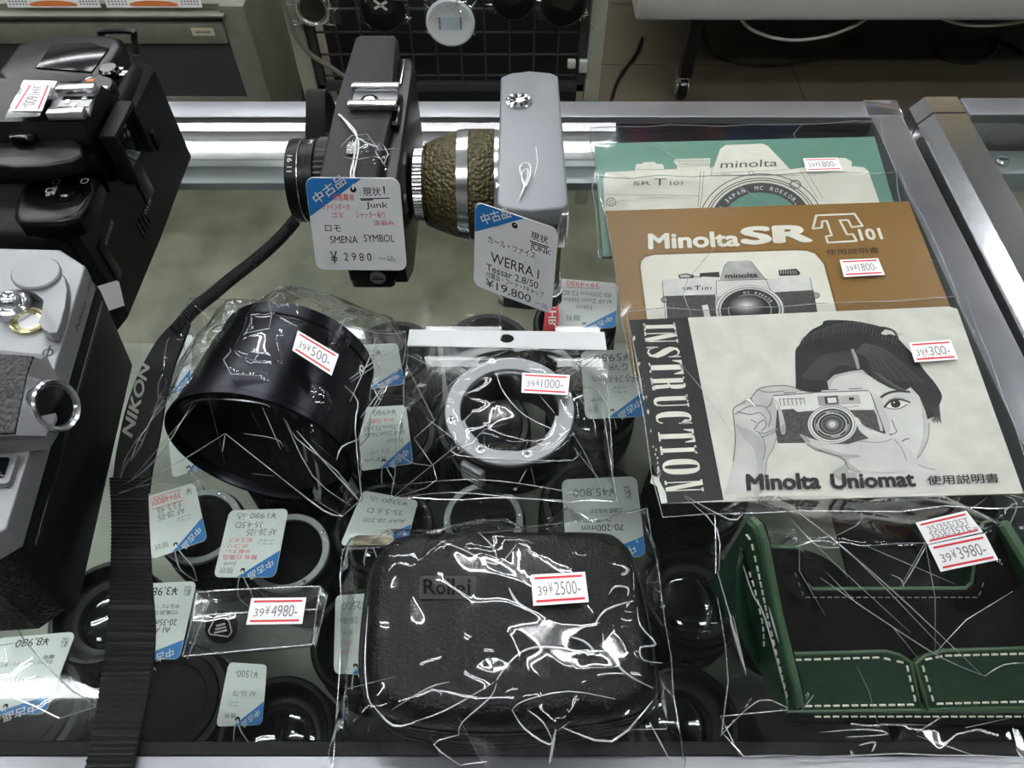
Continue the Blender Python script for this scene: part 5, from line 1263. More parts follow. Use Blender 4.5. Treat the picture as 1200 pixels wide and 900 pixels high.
# corner of the collar
P_([(560, 800), (640, 745), (690, 790), (660, 850), (590, 830)], SKIN(150, 176, 60), .31)
mb.build('cover_photograph', t, smooth=0)
mb = MB(); z = ZU + .62
f7 = lambda x, y: (720 + x / 2.5, 360 + y / 2.5)
mb.ptext('Minolta', f7(388, 538), f7(607, 533), f7(384, 489), z, M_INK, .04); mb.ptext('Uniomat', f7(636, 534), f7(885, 526), f7(630, 488), z, M_INK, .04)
mb.ptext('使用説明書', f7(918, 522), f7(1128, 514), f7(914, 494), z, M_INK, .006)
mb.build('title', t, smooth=0)
st = thing('plastic_sleeve', 'clear sleeve around the black and white manual, its loose flap hanging past the cover', 'sleeve', (145, 195, 7), 'clear sleeves around the manuals')
upoly = [xy(U(*p, ZU)) for p in ub]
film('clear_film', st, [xy(U(*p, 7)) for p in [(733, 372), (1128, 353), (1212, 598), (775, 611), (762, 560), (742, 440)]], hbox(upoly, ZU + .9, .3), M_FILMS, spacing=19, jit=.4, seed=23, crease=.4, edge_z=10.8, edge_jit=.7, clearance=.3, zmin=10.7, folds=.05)
sticker(st, uq((1065, 401.5), (1114, 398), (1123, 421), (1072, 424.5), ZU + 2.4), '300-', extra=[('ヨゴレ・ヤブレ', .22, .16, .88, .38, M_RED)])
# ================================================================== bagged goods on the glass
def plane_hit(px, py, p0, n):
    d = ray(px, py); o = Vector((0, 0, CAM_H)); n = Vector(n); return o + d * ((Vector(p0) - o).dot(n) / d.dot(n))

# ------------------------------------------------------------------ lens hood in its bag
t = thing('lens_hood', 'wide black metal lens hood lying on its side inside a bag', 'lens hood', (-112, 195, 0))
Fc = U(350, 424, 34.5); Nc = U(305, 530, 38.0); Fc.z = 36.0; Nc.z = 39.0
ax = (Nc - Fc); HL = ax.length; ax.normalize()
x_ = Vector((ax.y, -ax.x, 0)).normalized(); y_ = ax.cross(x_)
HM = Matrix(((x_.x, y_.x, ax.x, Fc.x), (x_.y, y_.y, ax.y, Fc.y), (x_.z, y_.z, ax.z, Fc.z), (0, 0, 0, 1)))
HOODM = mat('anodised_black', (44, 45, 50), 0.26, 0.9, bump=('noise', 3000, 0.05, 0.0002))
mb = MB()
mb.lathe([(29, -3), (33.0, -3), (34.0, -2), (34.2, 4), (33.6, 4.6), (33.6, 6), (34.6, 6.4), (35, 8), (37.2, HL - 3), (37.8, HL - 2.4), (38, HL), (36.6, HL), (35.6, HL - 3), (32.4, 6), (29, 1)], HOODM, 72, HM, close=True); mb.build('shade', t)
mb = MB(); mb.lathe([(32.2, 6), (35.4, HL - 4), (35.0, HL - 4), (31.8, 6)], M_SUEDE, 72, HM, close=True); mb.build('flock_lining', t)
mb = MB()
for txt, ang, zz, wd in (('135', 0, 0, 12), ('6', 0, 0, 4)): pass
def on_hood(txt, ang, z, w, h, r):
    a = radians(ang); n_ = (x_ * cos(a) + y_ * sin(a)); tv = (-x_ * sin(a) + y_ * cos(a)); c_ = Fc + n_ * r + ax * z
    mb.text(txt, c_ - tv * w / 2, tv * w, ax * -h, M_WHITE)
def hood_ang(vec): return math.degrees(atan2(vec.dot(y_), vec.dot(x_)))
up_ang = hood_ang(Vector((-0.75, 0, 0.66))); on_hood('135', up_ang, 13, 9, 3.4, 35.8)
on_hood('9', hood_ang(Vector((.95, 0, .32))), 14, 4, 5, 36.0); mb.build('lettering', t, smooth=0)
hood_s = [((Fc + ax * k).x, (Fc + ax * k).y, 74.2 + .05 * k, 7) for k in range(-2, int(HL) + 2, 6)]
for k in range(0, int(HL) + 1, 8):
    for s_, zz in ((1, 62), (-1, 62)): c_ = Fc + ax * k + x_ * (26 * s_); hood_s.append((c_.x, c_.y, zz + 2, 2))
    for s_ in (1, -1): c_ = Fc + ax * k + x_ * (37 * s_); hood_s.append((c_.x, c_.y, 41, 1))
hf = tent(hood_s, 1.35)
bt = thing('clear_bag', 'crumpled clear bag around the black lens hood, priced 500', 'bag', (-112, 190, 0.4), 'clear bags holding goods on the counter')
ho = [(220, 347), (279, 352), (366, 371), (443, 388), (475, 389), (473, 424), (444, 474), (422, 527), (426, 588), (401, 604), (376, 592), (326, 559), (270, 560), (161, 573), (142, 582), (138, 570), (160, 522), (186, 470), (205, 374)]
oxy = [xy(U(*p, 3)) for p in ho]
def w2(px, py, z): return xy(U(px, py, z))
ridg = [(w2(205, 500, 30), w2(150, 570, 3), 3), (w2(215, 520, 25), w2(155, 572, 3), 2), (w2(410, 470, 30), w2(465, 395, 3), 4), (w2(400, 520, 20), w2(424, 580, 3), 4), (w2(300, 560, 15), w2(400, 598, 3), 3),
        (w2(340, 370, 60), w2(440, 390, 4), 3), (w2(280, 365, 60), w2(222, 352, 8), 6), (w2(230, 460, 50), w2(212, 380, 8), 3), (w2(320, 500, 60), w2(330, 552, 6), 3), (w2(260, 480, 60), w2(240, 540, 8), 3), (w2(395, 480, 50), w2(440, 470, 4), 5)]
film('film', bt, oxy, hf, spacing=8.5, jit=3.0, seed=31, und=3.0, und_len=16, crease=.5, edge_jit=7, ridges=ridg, clearance=1.0, trace=[([(201.6, 492.5), (224.9, 470.7), (260.7, 467.6), (304.2, 472.2), (316.7, 476.9)], 0.35), ([(226.5, 470.7), (192.2, 526.7), (161.1, 557.8), (139.3, 570.2)], 0.3), ([(229.6, 473.8), (154.9, 560.9)], 0.18), ([(263.8, 508.0), (214.0, 539.1), (161.1, 568.7)], 0.22), ([(263.8, 509.6), (260.7, 529.8)], 0.3), ([(263.8, 508.0), (322.9, 554.7), (329.1, 559.4)], 0.25), ([(307.3, 476.9), (329.1, 526.7)], 0.2), ([(332.2, 489.3), (366.5, 557.8), (410.0, 592.0)], 0.2), ([(347.8, 504.9), (422.5, 588.9)], 0.3), ([(403.8, 452.0), (419.4, 470.7), (416.2, 501.8), (424.0, 588.9)], 0.3), ([(410.0, 444.2), (475.4, 396.0)], 0.3), ([(411.6, 447.3), (472.3, 406.9)], 0.2), ([(422.5, 489.3), (456.7, 442.7)], 0.2), ([(441.1, 389.8), (434.9, 414.7), (410.0, 470.7)], 0.25), ([(369.6, 374.2), (441.1, 389.8), (475.4, 389.8)], 0.25), ([(204.7, 374.2), (242.0, 396.0), (251.3, 402.2)], 0.4), ([(207.8, 371.1), (235.8, 399.1)], 0.25), ([(220.2, 349.3), (223.3, 368.0), (206.2, 374.2)], 0.3), ([(235.8, 364.9), (245.1, 399.1)], 0.25), ([(276.2, 355.6), (279.3, 364.9), (266.9, 380.4), (229.6, 464.5)], 0.15), ([(186.0, 473.8), (204.7, 374.2)], 0.3), ([(167.3, 489.3), (182.9, 480.0), (189.1, 470.7)], 0.35), ([(335.4, 492.5), (347.8, 514.2), (394.5, 551.6), (422.5, 588.9)], 0.2), ([(322.9, 554.7), (378.9, 598.2), (400.7, 604.5)], 0.35), ([(285.6, 508.0), (322.9, 514.2), (332.2, 523.6)], 0.2), ([(394.5, 539.1), (400.7, 523.6), (422.5, 514.2)], 0.35), ([(397.6, 557.8), (419.4, 585.8)], 0.25), ([(459.8, 439.6), (441.1, 470.7), (419.4, 514.2)], 0.2), ([(217.1, 358.7), (201.6, 414.7), (192.2, 464.5)], 0.15), ([(223.3, 389.8), (232.7, 411.6)], 0.2), ([(210.9, 420.9), (229.6, 408.5)], 0.2)])
qq = uq((349, 387), (397, 415.5), (388.5, 440), (342.5, 410.5), [77.5, 72, 71, 76.5]); sticker(bt, qq, '500-')

# ------------------------------------------------------------------ mount ring in a header bag
RC = U(597, 479, 28.6)
t = thing('mount_adapter', 'black extension ring with a silver bayonet flange and screws, in a header bag', 'adapter ring', (RC.x, RC.y, 0))
MR = Matrix.Translation((RC.x, RC.y, 0))
mb = MB(); mb.lathe([(24, 0.6), (27, 0.6), (28, 1.6), (28.3, 9), (27.2, 10), (27.2, 13), (28.6, 14), (28.6, 22), (27.6, 23), (28.8, 25), (28.8, 27.0), (22.4, 27.0), (22.4, 23), (24, 20), (24, 3)], M_LENSB, 72, MR, close=True)
mb.build('barrel', t)
mb = MB(); mb.lathe([(28.4, 27.1), (28.4, 28.4), (28.0, 28.8), (21.9, 28.8), (21.6, 28.4), (21.6, 25.6), (22.2, 25.6), (22.3, 27.1)], M_SATIN, 72, MR, close=True)
for a0 in (75, 195, 318):
    n = 10
    vs = []; fs = []
    for k in range(n + 1):
        a = radians(a0 + 34 * k / n)
        for r in (21.8, 20.2):
            for z in (25.6, 27.4): vs.append((RC.x + r * cos(a), RC.y + r * sin(a), z))
    for k in range(n):
        b = 4 * k
        fs += [[b, b + 4, b + 5, b + 1], [b + 1, b + 5, b + 7, b + 3], [b + 3, b + 7, b + 6, b + 2], [b + 2, b + 6, b + 4, b]]
    fs += [[0, 1, 3, 2], [4 * n, 4 * n + 2, 4 * n + 3, 4 * n + 1]]
    mb.add(vs, fs, M_SATIN)
mb.build('bayonet_flange', t)
for p in ((576.5, 423), (528.5, 492), (563, 526), (617.6, 531), (664, 462)):
    q = U(*p, 28.8); mb = MB(); dot_lathe(mb, (q.x, q.y, 28.6), [(2.0, 0), (2.0, .35), (1.5, .6), (1.1, .3), (0, .3)], M_BRIGHT, 18); mb.box(q.x - .9, q.x + .9, q.y - .18, q.y + .18, 28.85, 29.0, M_VOID); mb.box(q.x - .18, q.x + .18, q.y - .9, q.y + .9, 28.85, 29.0, M_VOID); mb.build('screw', t)
mb = MB(); a = radians(238); n_ = Vector((cos(a), sin(a), 0)); c_ = Vector((RC.x, RC.y, 16)) + n_ * 28.4
ML = frame((c_.x, c_.y, 16.5), (-sin(a), cos(a), 0), (0, 0, 1), None)
mb.box(-5.6, 5.6, -6.5, 5.5, -0.5, 3.2, M_SATIN, 1.2, 3, ML)
for k in range(3): mb.box(-4, 4, -4.4 + k * 3, -3.6 + k * 3, 3.0, 3.7, M_SATIN, .2, 1, ML)
mb.build('release_lever', t)
mb = MB(); q = UY(604, 548, RC.y - 28.8); dot_lathe(mb, (q.x, RC.y - 28.5, 8), [(.9, 0), (.7, .5), (0, .6)], M_WHITE, 10, (0, -1, 0)); mb.build('index_dot', t)
bt = thing('clear_bag', 'flat header bag with a white punched card strip, ring inside, priced 1000', 'bag', (0, 195, 0.4), 'clear bags holding goods on the counter')
hq = uq((480, 386), (708, 389), (711, 410), (477, 405), [7, 7, 4, 4])
mb = MB(); hole = [(0.5 + .037 * cos(radians(a)), .55 + .26 * sin(radians(a))) for a in range(0, 360, 15)]
# card with a punched hole
vs = [hq.at(u, v) for u, v in hole]; outer = []
for k in range(24):
    a = radians(15 * k); c, s_ = cos(a), sin(a); m_ = max(abs(c), abs(s_)); outer.append((.5 + .5 * c / m_, .5 + .5 * s_ / m_))
vs += [hq.at(u, v) for u, v in outer]
mb.add(vs, [[k, (k + 1) % 24, 24 + (k + 1) % 24, 24 + k] for k in range(24)], M_TAG)
vs = [v - hq.n * .6 for v in vs]; mb.add(vs, [[k, 24 + k, 24 + (k + 1) % 24, (k + 1) % 24] for k in range(24)], M_PAPER)
mb.build('header_card', bt, smooth=0)
mb = MB()
for k in range(90): 
    u = .004 + k / 90.5; hq.line(mb, [(u, -.10), (u, -.01)], .35, M_SEAM, .3)
mb.build('perforation', bt, smooth=0)
rpoly = [(RC.x + 29.5 * cos(k * .2618), RC.y + 29.5 * sin(k * .2618)) for k in range(24)]
ring_o = [xy(U(*p, 3)) for p in ((478, 403), (594, 407), (710, 409), (716, 500), (723, 587), (600, 583), (457, 585), (468, 500))]
ridg = [(w2(530, 530, 28), w2(462, 582, 3), 3), (w2(670, 520, 24), w2(718, 583, 3), 3), (w2(540, 450, 28), w2(484, 412, 4), 3), (w2(655, 430, 26), w2(704, 414, 4), 3), (w2(525, 480, 28), w2(474, 500, 4), 4), (w2(480, 420, 6), w2(510, 480, 20), 3), (w2(672, 480, 22), w2(715, 520, 4), 3), (w2(520, 555, 14), w2(690, 560, 12), 3)]
film('film', bt, ring_o, hbox(rpoly, 30.2, 1.0), spacing=10, jit=1.6, seed=32, folds=.12, und=1.8, und_len=18, crease=.5, edge_jit=3, ridges=ridg, trace=[([(476.0, 415.0), (500.0, 427.0), (527.0, 445.0)], 0.25), ([(485.0, 415.0), (539.0, 454.0)], 0.16), ([(500.0, 490.0), (539.0, 520.0)], 0.2), ([(485.0, 514.0), (512.0, 562.0), (461.0, 583.0)], 0.22), ([(536.0, 526.0), (542.0, 517.0), (467.0, 577.0)], 0.25), ([(530.0, 520.0), (536.0, 533.5), (602.0, 538.0), (671.0, 539.5), (674.0, 524.5)], 0.3), ([(566.0, 532.0), (620.0, 542.5), (668.0, 538.0)], 0.15), ([(671.0, 523.0), (721.9, 586.0)], 0.2), ([(668.0, 502.0), (689.0, 538.0), (709.9, 586.0)], 0.2), ([(706.9, 412.0), (650.0, 436.0)], 0.3), ([(703.9, 415.0), (656.0, 448.0)], 0.22), ([(647.0, 424.0), (668.0, 418.0), (680.0, 442.0)], 0.25), ([(476.0, 427.0), (509.0, 493.0)], 0.2), ([(510.5, 491.5), (485.0, 514.0)], 0.25), ([(473.0, 568.0), (542.0, 562.0), (608.0, 566.5), (718.9, 586.0)], 0.22), ([(459.5, 584.5), (530.0, 577.0), (620.0, 584.5), (724.9, 589.0)], 0.25), ([(608.0, 566.5), (617.0, 550.0)], 0.25), ([(674.0, 460.0), (694.9, 490.0), (697.9, 511.0)], 0.16), ([(680.0, 451.0), (709.9, 469.0), (718.9, 550.0)], 0.18), ([(703.9, 460.0), (721.9, 586.0)], 0.2), ([(581.0, 430.0), (587.0, 454.0), (608.0, 481.0), (632.0, 496.0), (668.0, 511.0)], 0.3), ([(632.0, 463.0), (650.0, 484.0)], 0.2)])  # the arc across the ring opening is a reflection drawn as a tube
sticker(bt, uq((612, 436.5), (668, 439.5), (665.5, 463), (611, 460), 33.2), '1000-')

# ------------------------------------------------------------------ small clear box with a badge
A = U(214, 770, 1); 
t = thing('clear_box', 'small clear folded plastic box with a price sticker, beside the woven strap', 'box', (-103, 93, 0.4))
def endpts(B, D_, C_):
    b = U(*B, 14); d = U(*D_, 6); c = U(*C_, 15.5); a = Vector((b.x, b.y + 1.5, .6)); e = Vector((d.x, d.y + .5, .6))
    return [a, b, c, d, e]
Ls = endpts((231, 694), (214, 769), (226, 722)); Rs = endpts((375, 687), (366, 755), (371, 714))
mb = MB(); n = 6
rings = []
for k in range(n + 1):
    f_ = k / n; bow = 1.0 * sin(pi * f_); rings.append([l.lerp(r, f_) + Vector((0, 0, bow if i in (1, 2) else 0)) for i, (l, r) in enumerate(zip(Ls, Rs))])
mb.loft(rings, M_BOXCLR); mb.build('clear_shell', t, smooth=50)
mb = MB()
for i in (1, 2, 3): mb.tube([r[i] for r in rings], .3, M_SEAM, 5)
for r in (rings[0], rings[-1]): mb.tube(r + r[:1], .3, M_SEAM, 5)
mb.build('folded_edge', t)
sticker(t, uq((294.5, 701), (359, 700), (354, 731), (288.5, 732), [18.6, 18.6, 16.2, 16.2]), '4980-')
bt = thing('round_badge', 'small round black button with a silver triangular emblem inside the clear box', 'badge', (U(258, 735, 7).x, U(258, 735, 7).y, .8))
q = U(259, 735, 7); MBG = frame((q.x, q.y, 6.5), (1, .1, 0), (0, .8, .6), None)
mb = MB(); mb.lathe([(5.6, -1.6), (6.3, -1.2), (6.3, .3), (5.6, .9), (0, 1.0)], M_BLACKG, 36, MBG); mb.build('button', bt)
mb = MB(); tri = [(MBG @ Vector((4.6 * cos(radians(a)), 4.2 * sin(radians(a)), 1.15))) for a in (62, 40, -25, -55, 205, 185, 118, 90)]
up_ = MBG.to_3x3() @ Vector((0, 0, 1))
mb.stroke(tri + tri[:1], .5, M_LOGO, up_)
for k in range(3): mb.stroke([MBG @ Vector((-2.6 + k * .5, -1.4 + k * 1.3, 1.15)), MBG @ Vector((2.4 - k * .2, -.8 + k * 1.3, 1.15))], .75, M_LOGO, up_)
mb.build('emblem', bt, smooth=0)

# ------------------------------------------------------------------ soft black case in a bag
seam_px = [(452, 646), (480, 633), (590, 630), (700, 630), (728, 640), (746, 672), (760, 735), (768, 795), (765, 822), (745, 840), (690, 852), (600, 861), (520, 859), (458, 847), (432, 822), (424, 780), (428, 720), (437, 668)]
ZS = 27
sm = smooth_path([U(*p, ZS) for p in seam_px + seam_px[:1]], 5)[:-1]
cen = Vector((sum(p.x for p in sm) / len(sm), sum(p.y for p in sm) / len(sm), 0))
def ring_at(z, sc, dy=0): return [Vector((cen.x + (p.x - cen.x) * sc, cen.y + dy + (p.y - cen.y) * sc, z)) for p in sm]
t = thing('soft_case', 'black grained leather zip case with an embossed name patch, sealed in a bag', 'camera case', (cen.x, cen.y, 0))
mb = MB(); mb.loft([ring_at(0.6, .93), ring_at(1.4, .965), ring_at(5, .99), ring_at(14, .992), ring_at(23, .99), ring_at(25.6, .985), ring_at(27, .985), ring_at(28.4, .985), ring_at(31, .985), ring_at(34.5, .965), ring_at(37.5, .92), ring_at(39.4, .84), ring_at(40.4, .70), ring_at(41, .5), ring_at(41.2, .25), ring_at(41.3, .05)], M_LEATHER); mb.build('body', t, smooth=60)
mb = MB(); mb.tube(ring_at(27.6, 1.0) + ring_at(27.6, 1.0)[:2], 1.1, M_LEATHER, 8); mb.tube(ring_at(6, 1.0) + ring_at(6, 1.0)[:2], .9, M_LEATHER, 8); mb.build('piping', t, smooth=60)
mb = MB(); mb.tube(ring_at(18.5, .997) + ring_at(18.5, .997)[:2], 1.0, M_BLACKM, 6)
rz = ring_at(18.5, 1.006)
tot = len(rz)
for k in range(tot):
    for f_ in (0, .25, .5, .75):
        p = rz[k].lerp(rz[(k + 1) % tot], f_); mb.box(p.x - .5, p.x + .5, p.y - .5, p.y + .5, 17.4, 19.6, M_BLACKM)
mb.build('zipper', t)
mb = MB(); p = U(448, 634, 20); mb.prism(rrect(p.x - 12, p.x + 5, p.y - 2, p.y + 2.5, 2, 4), 19, 20.4, mat('dull_zip_metal', (120, 116, 100), .35, .9), .4); mb.build('zip_pull', t)
pq = uq((489, 674), (560, 675), (560, 706), (490, 703), 41.2)
mb = MB(); pq2 = rrect(pq.bl.x, pq.tr.x, pq.bl.y, pq.tr.y, 1.2, 3); mb.prism(pq2, 40.6, 41.7, mat('smooth_patch', (34, 34, 35), .5, bump=('leather', 780, .25, .0004)), .4)
pq = Quad(*(v + Vector((0, 0, .6)) for v in (pq.tl, pq.tr, pq.br, pq.bl)))
mb.build('name_patch', t)
mb = MB(); EM = mat('embossed_letters', (3, 3, 3), .5, spec=.1)
for i, (u0, u1, ch) in enumerate(((.10, .30, 'R'), (.31, .47, 'o'), (.49, .545, 'l'), (.565, .62, 'l'), (.635, .80, 'e'), (.83, .88, 'i'))):
    hi = {'R': .82, 'o': .62, 'l': .86, 'e': .62, 'i': .84}[ch]; pq.text(mb, ch, u0, .22, u1, hi, EM, .012, .12)
mb.build('name_lettering', t, smooth=0)
bt = thing('clear_bag', 'tight clear bag wrapped over the black leather zip case, priced 2500', 'bag', (0, 85, .4), 'clear bags holding goods on the counter')
so = [xy(U(*p, 3)) for p in ((402, 645), (580, 622), (758, 596), (775, 700), (790, 810), (804, 905), (700, 925), (500, 925), (388, 915), (394, 840), (400, 740))]
spoly = [(p.x, p.y) for p in ring_at(0, .99)]; spoly2 = [(p.x, p.y) for p in ring_at(0, .8)]
hf = hmax(hbox(spoly, 34.5, 1.7), hbox(spoly2, 42.4, .55))
ridg = [(w2(520, 645, 36), w2(582, 655, 38), 1.2), (w2(582, 655, 38), w2(600, 640, 36), 1.2), (w2(585, 800, 40), w2(640, 765, 41), 1.6), (w2(640, 765, 41), w2(690, 760, 41), 1.4), (w2(540, 850, 30), w2(580, 800, 40), 1.6), (w2(460, 840, 32), w2(545, 790, 40), 1.6),
        (w2(600, 820, 40), w2(650, 865, 30), 2), (w2(650, 865, 30), w2(665, 855, 30), 2), (w2(665, 855, 30), w2(720, 862, 28), 2), (w2(720, 735, 40), w2(760, 800, 32), 2), (w2(700, 735, 41), w2(745, 700, 36), 1.6), (w2(745, 840, 20), w2(790, 900, 3), 3), (w2(440, 850, 20), w2(400, 900, 3), 3), (w2(742, 640, 25), w2(755, 602, 3), 3), (w2(440, 650, 25), w2(405, 650, 3), 3)]
film('film', bt, so, hf, spacing=11, jit=1.0, seed=52, folds=.05, und=2.4, und_len=20, crease=.55, edge_jit=3, ridges=ridg, clearance=.5, trace=[([(515.7, 634.0), (545.0, 645.0), (581.7, 661.5), (605.5, 637.7)], 0.35), ([(559.7, 623.0), (578.0, 641.3), (583.5, 659.7)], 0.3), ([(596.4, 689.0), (607.4, 707.3), (629.4, 718.3)], 0.6), ([(581.7, 797.2), (596.4, 777.0), (618.4, 760.5), (651.4, 758.7), (695.4, 766.0), (684.4, 751.3), (666.0, 744.0), (688.0, 731.2)], 0.45), ([(695.4, 734.8), (710.0, 714.7), (743.0, 703.7)], 0.4), ([(706.4, 742.2), (710.0, 758.7), (732.0, 788.0), (765.0, 806.4)], 0.45), ([(746.7, 711.0), (750.4, 733.0), (768.7, 755.0), (750.4, 758.7), (754.0, 773.4), (776.0, 777.0)], 0.35), ([(438.7, 828.4), (460.7, 850.4), (486.3, 846.7)], 0.4), ([(482.7, 846.7), (523.0, 832.0), (579.9, 799.0)], 0.22), ([(581.7, 800.9), (574.4, 817.4), (541.3, 846.7), (537.7, 861.4)], 0.25), ([(600.0, 832.0), (614.7, 854.0), (644.0, 872.4), (651.4, 857.7)], 0.35), ([(600.0, 832.0), (614.7, 821.0), (666.0, 810.0), (721.0, 819.2)], 0.22), ([(651.4, 854.0), (644.0, 894.4)], 0.55), ([(541.3, 898.0), (508.3, 872.4), (537.7, 861.4)], 0.25), ([(658.7, 852.2), (717.4, 868.7), (765.0, 821.0)], 0.4), ([(761.4, 846.7), (787.0, 894.4)], 0.3), ([(541.3, 896.2), (570.7, 892.5)], 0.3), ([(458.8, 832.0), (501.0, 806.4), (526.7, 799.0)], 0.2), ([(431.3, 711.0), (427.7, 773.4), (431.3, 817.4), (440.5, 830.2)], 0.3), ([(713.7, 696.3), (721.0, 687.2), (735.7, 689.0), (735.7, 698.2)], 0.4), ([(618.4, 832.0), (636.7, 846.7), (647.7, 868.7)], 0.3)])  # the thicker traces are highlights on the film, drawn as tubes
sticker(bt, uq((622, 673.5), (685.5, 670), (690, 705.5), (625, 710), 44.6), '2500-')

# ------------------------------------------------------------------ green half case in a bag
t = thing('half_case', 'green leather camera half case with cream stitching and black lining', 'camera case', (145, 85, 0))
P0 = Vector((150, 62.5, 6)); PN = Vector((0, -14, 15.5)).normalized()
gp = lambda px, py, lift=0: plane_hit(px, py, P0, PN) + PN * lift
def wall_prism(mb, A, B, prof, th, m, nrm):
    A = Vector(A); B = Vector(B); n_ = Vector(nrm).normalized() * th
    a = [A.lerp(B, s_) + Vector((0, 0, z)) for s_, z in prof]; b = [p + n_ for p in a]; n = len(a)
    mb.add(a + b, [list(range(n)), [n + k for k in range(n)][::-1]] + [[k, n + k, n + (k + 1) % n, (k + 1) % n] for k in range(n)], m)
# base and near wall
mb = MB(); mb.prism([(104, 58), (219, 56), (222, 64), (176, 109), (88, 111), (104, 64)], .6, 3, M_SUEDE, .3); mb.build('lining_floor', t)
mb = MB(); mb.loft([[(108, 60, .6), (225, 60, .6), (225, 63, .6), (108, 63, .6)], [(106.5, 60.5, 6.2), (225, 60.5, 6.2), (225, 64, 6.2), (106.5, 64, 6.2)]], M_GREEN)
mb.build('base_edge', t)
def panel(name, px):
    mb = MB(); top = [gp(*p, .9) for p in px]; bot = [gp(*p, -1.6) for p in px]; n = len(px)
    mb.add(top + bot, [list(range(n))[::-1], [n + k for k in range(n)]], M_GREEN)
    ed = [gp(*p, .9) for p in px]
    o_ = MB(); o_.add(top + bot, [[k, (k + 1) % n, n + (k + 1) % n, n + k] for k in range(n)], M_GREENE)
    mb.v += o_.v; base = len(mb.v) - len(o_.v); mb.f += [[i + base for i in f_] for f_ in o_.f]; mb.m += o_.m
    mb.tube(ed + ed[:1], .75, M_GREENE, 6)
    return mb.build(name, t, smooth=0)
panel('front_panel', [(914, 769), (925, 765), (1036, 762), (1052, 766), (1066, 775), (1078, 830), (922, 832)])
panel('front_panel', [(1071, 776), (1082, 767), (1104, 761), (1225, 757), (1225, 827), (1086, 830)])
mb = MB()
def stitches(pts, pitch=3.3, ln=2.3, r=.42):
    ps = [Vector(p) for p in pts]
    for a, b in zip(ps[:-1], ps[1:]):
        L = (b - a).length; n = max(1, int(L / pitch)); d = (b - a).normalized()
        for k in range(n):
            c_ = a + d * (L * (k + .5) / n); mb.tube([c_ - d * ln / 2, c_ - d * ln * .25 + Vector((0, 0, .25)), c_ + d * ln * .25 + Vector((0, 0, .25)), c_ + d * ln / 2], r, M_THREAD, 5)
S1 = lambda *pp: stitches([gp(*p, 1.1) for p in pp])
S1((928, 772), (1030, 769), (1060, 776), (1071, 822)); S1((930, 826), (1070, 824)); S1((1078, 776), (1092, 822)); S1((1080, 772), (1104, 767), (1222, 764)); S1((1094, 823), (1222, 820))
stitches([(112, 59.6, 3.4), (220, 59.6, 3.4)], 3.3, 2.3, .35)
mb.build('stitching', t)
# sloping back wall with its cut-out
QN = Vector((0, -1, 1)).normalized()
sp = lambda px, py, lift=0: plane_hit(px, py, (150, 78, 20), QN) + QN * lift
bw = [(906, 772), (1245, 764), (1207, 690), (1173, 617), (1166, 613), (1157, 616), (1150, 640), (1144, 686), (1136, 693), (955, 694), (947, 686), (942, 648), (936, 645), (882, 643), (870, 647)]
mb = MB(); n = len(bw); A_ = [sp(*p) for p in bw]; B_ = [sp(*p, -2) for p in bw]; C_ = [sp(*p, -3.6) for p in bw]
mb.add(A_ + B_, [list(range(n))[::-1]] + [[k, (k + 1) % n, n + (k + 1) % n, n + k] for k in range(n)], M_SUEDE); mb.build('back_lining', t, smooth=0)
mb = MB(); mb.add(B_ + C_, [list(range(n))[::-1], [n + k for k in range(n)]] + [[k, (k + 1) % n, n + (k + 1) % n, n + k] for k in range(n)], M_GREEN)
mb.tube([p - QN * 2.4 for p in A_[2:]], .8, M_GREENE, 6); mb.build('back_wall', t, smooth=30)
mb = MB(); stitches([sp(930, 668, .2), sp(938, 690, .2), sp(942, 700, .2), sp(1146, 700, .2), sp(1153, 680, .2)], 2.6, 1.6, .2); mb.v = mb.v; mb.m = [M_GREYINK] * len(mb.m); mb.build('lining_stitching', t)
# side walls
prof = [(0, 0), (1, 0), (1, 11), (.93, 16), (.75, 25), (.5, 38), (.25, 53), (.14, 60), (.06, 62.5), (0, 61)]
mb = MB(); wall_prism(mb, (84, 112, .6), (105, 62, .6), prof, 2.2, M_SUEDE, (1, .4, 0)); mb.build('side_lining', t, smooth=0)
mb = MB(); wall_prism(mb, (84, 112, .6), (105, 62, .6), prof, 2.6, M_GREEN, (-1, -.4, 0)); 
ed = [Vector((84, 112, .6)).lerp(Vector((105, 62, .6)), s_) + Vector((0, 0, z)) for s_, z in prof[2:]]; mb.tube(ed, 1.5, M_GREENE, 8); mb.build('side_wall', t, smooth=30)
mb = MB(); n_ = Vector((-1, -.42, 0)).normalized()
pt_ = lambda s_, z, k=2.9: Vector((84, 112, .6)).lerp(Vector((105, 62, .6)), s_) + Vector((0, 0, z)) + n_ * k
stitches([pt_(.04, 56), pt_(.10, 56.5), pt_(.22, 50), pt_(.5, 33.5), pt_(.75, 20.5), pt_(.93, 11)], 3.2, 2.2, .38)
stitches([pt_(.14, 44), pt_(.3, 38), pt_(.5, 27), pt_(.6, 17)], 3.2, 2.2, .38); mb.build('side_stitching', t)
mb = MB(); lp = smooth_path([pt_(.12, 46, 4), pt_(.2, 44, 7), pt_(.36, 32, 9), pt_(.55, 16, 7), pt_(.66, 8, 4)], 6)
mb.loft([[p, p + Vector((2.5, 6, 1)), p + Vector((2.5, 6, 1)) + n_ * 1.8, p + n_ * 1.8] for p in lp], M_GREEN); mb.build('strap_loop', t, smooth=40)
rw = [sp(1166, 612, 1), sp(1184, 648, 4), sp(1208, 694, 6), sp(1245, 764, 6)]
mb = MB(); lowr = [Vector((p.x + 6, p.y, .6)) for p in rw]; n = len(rw)
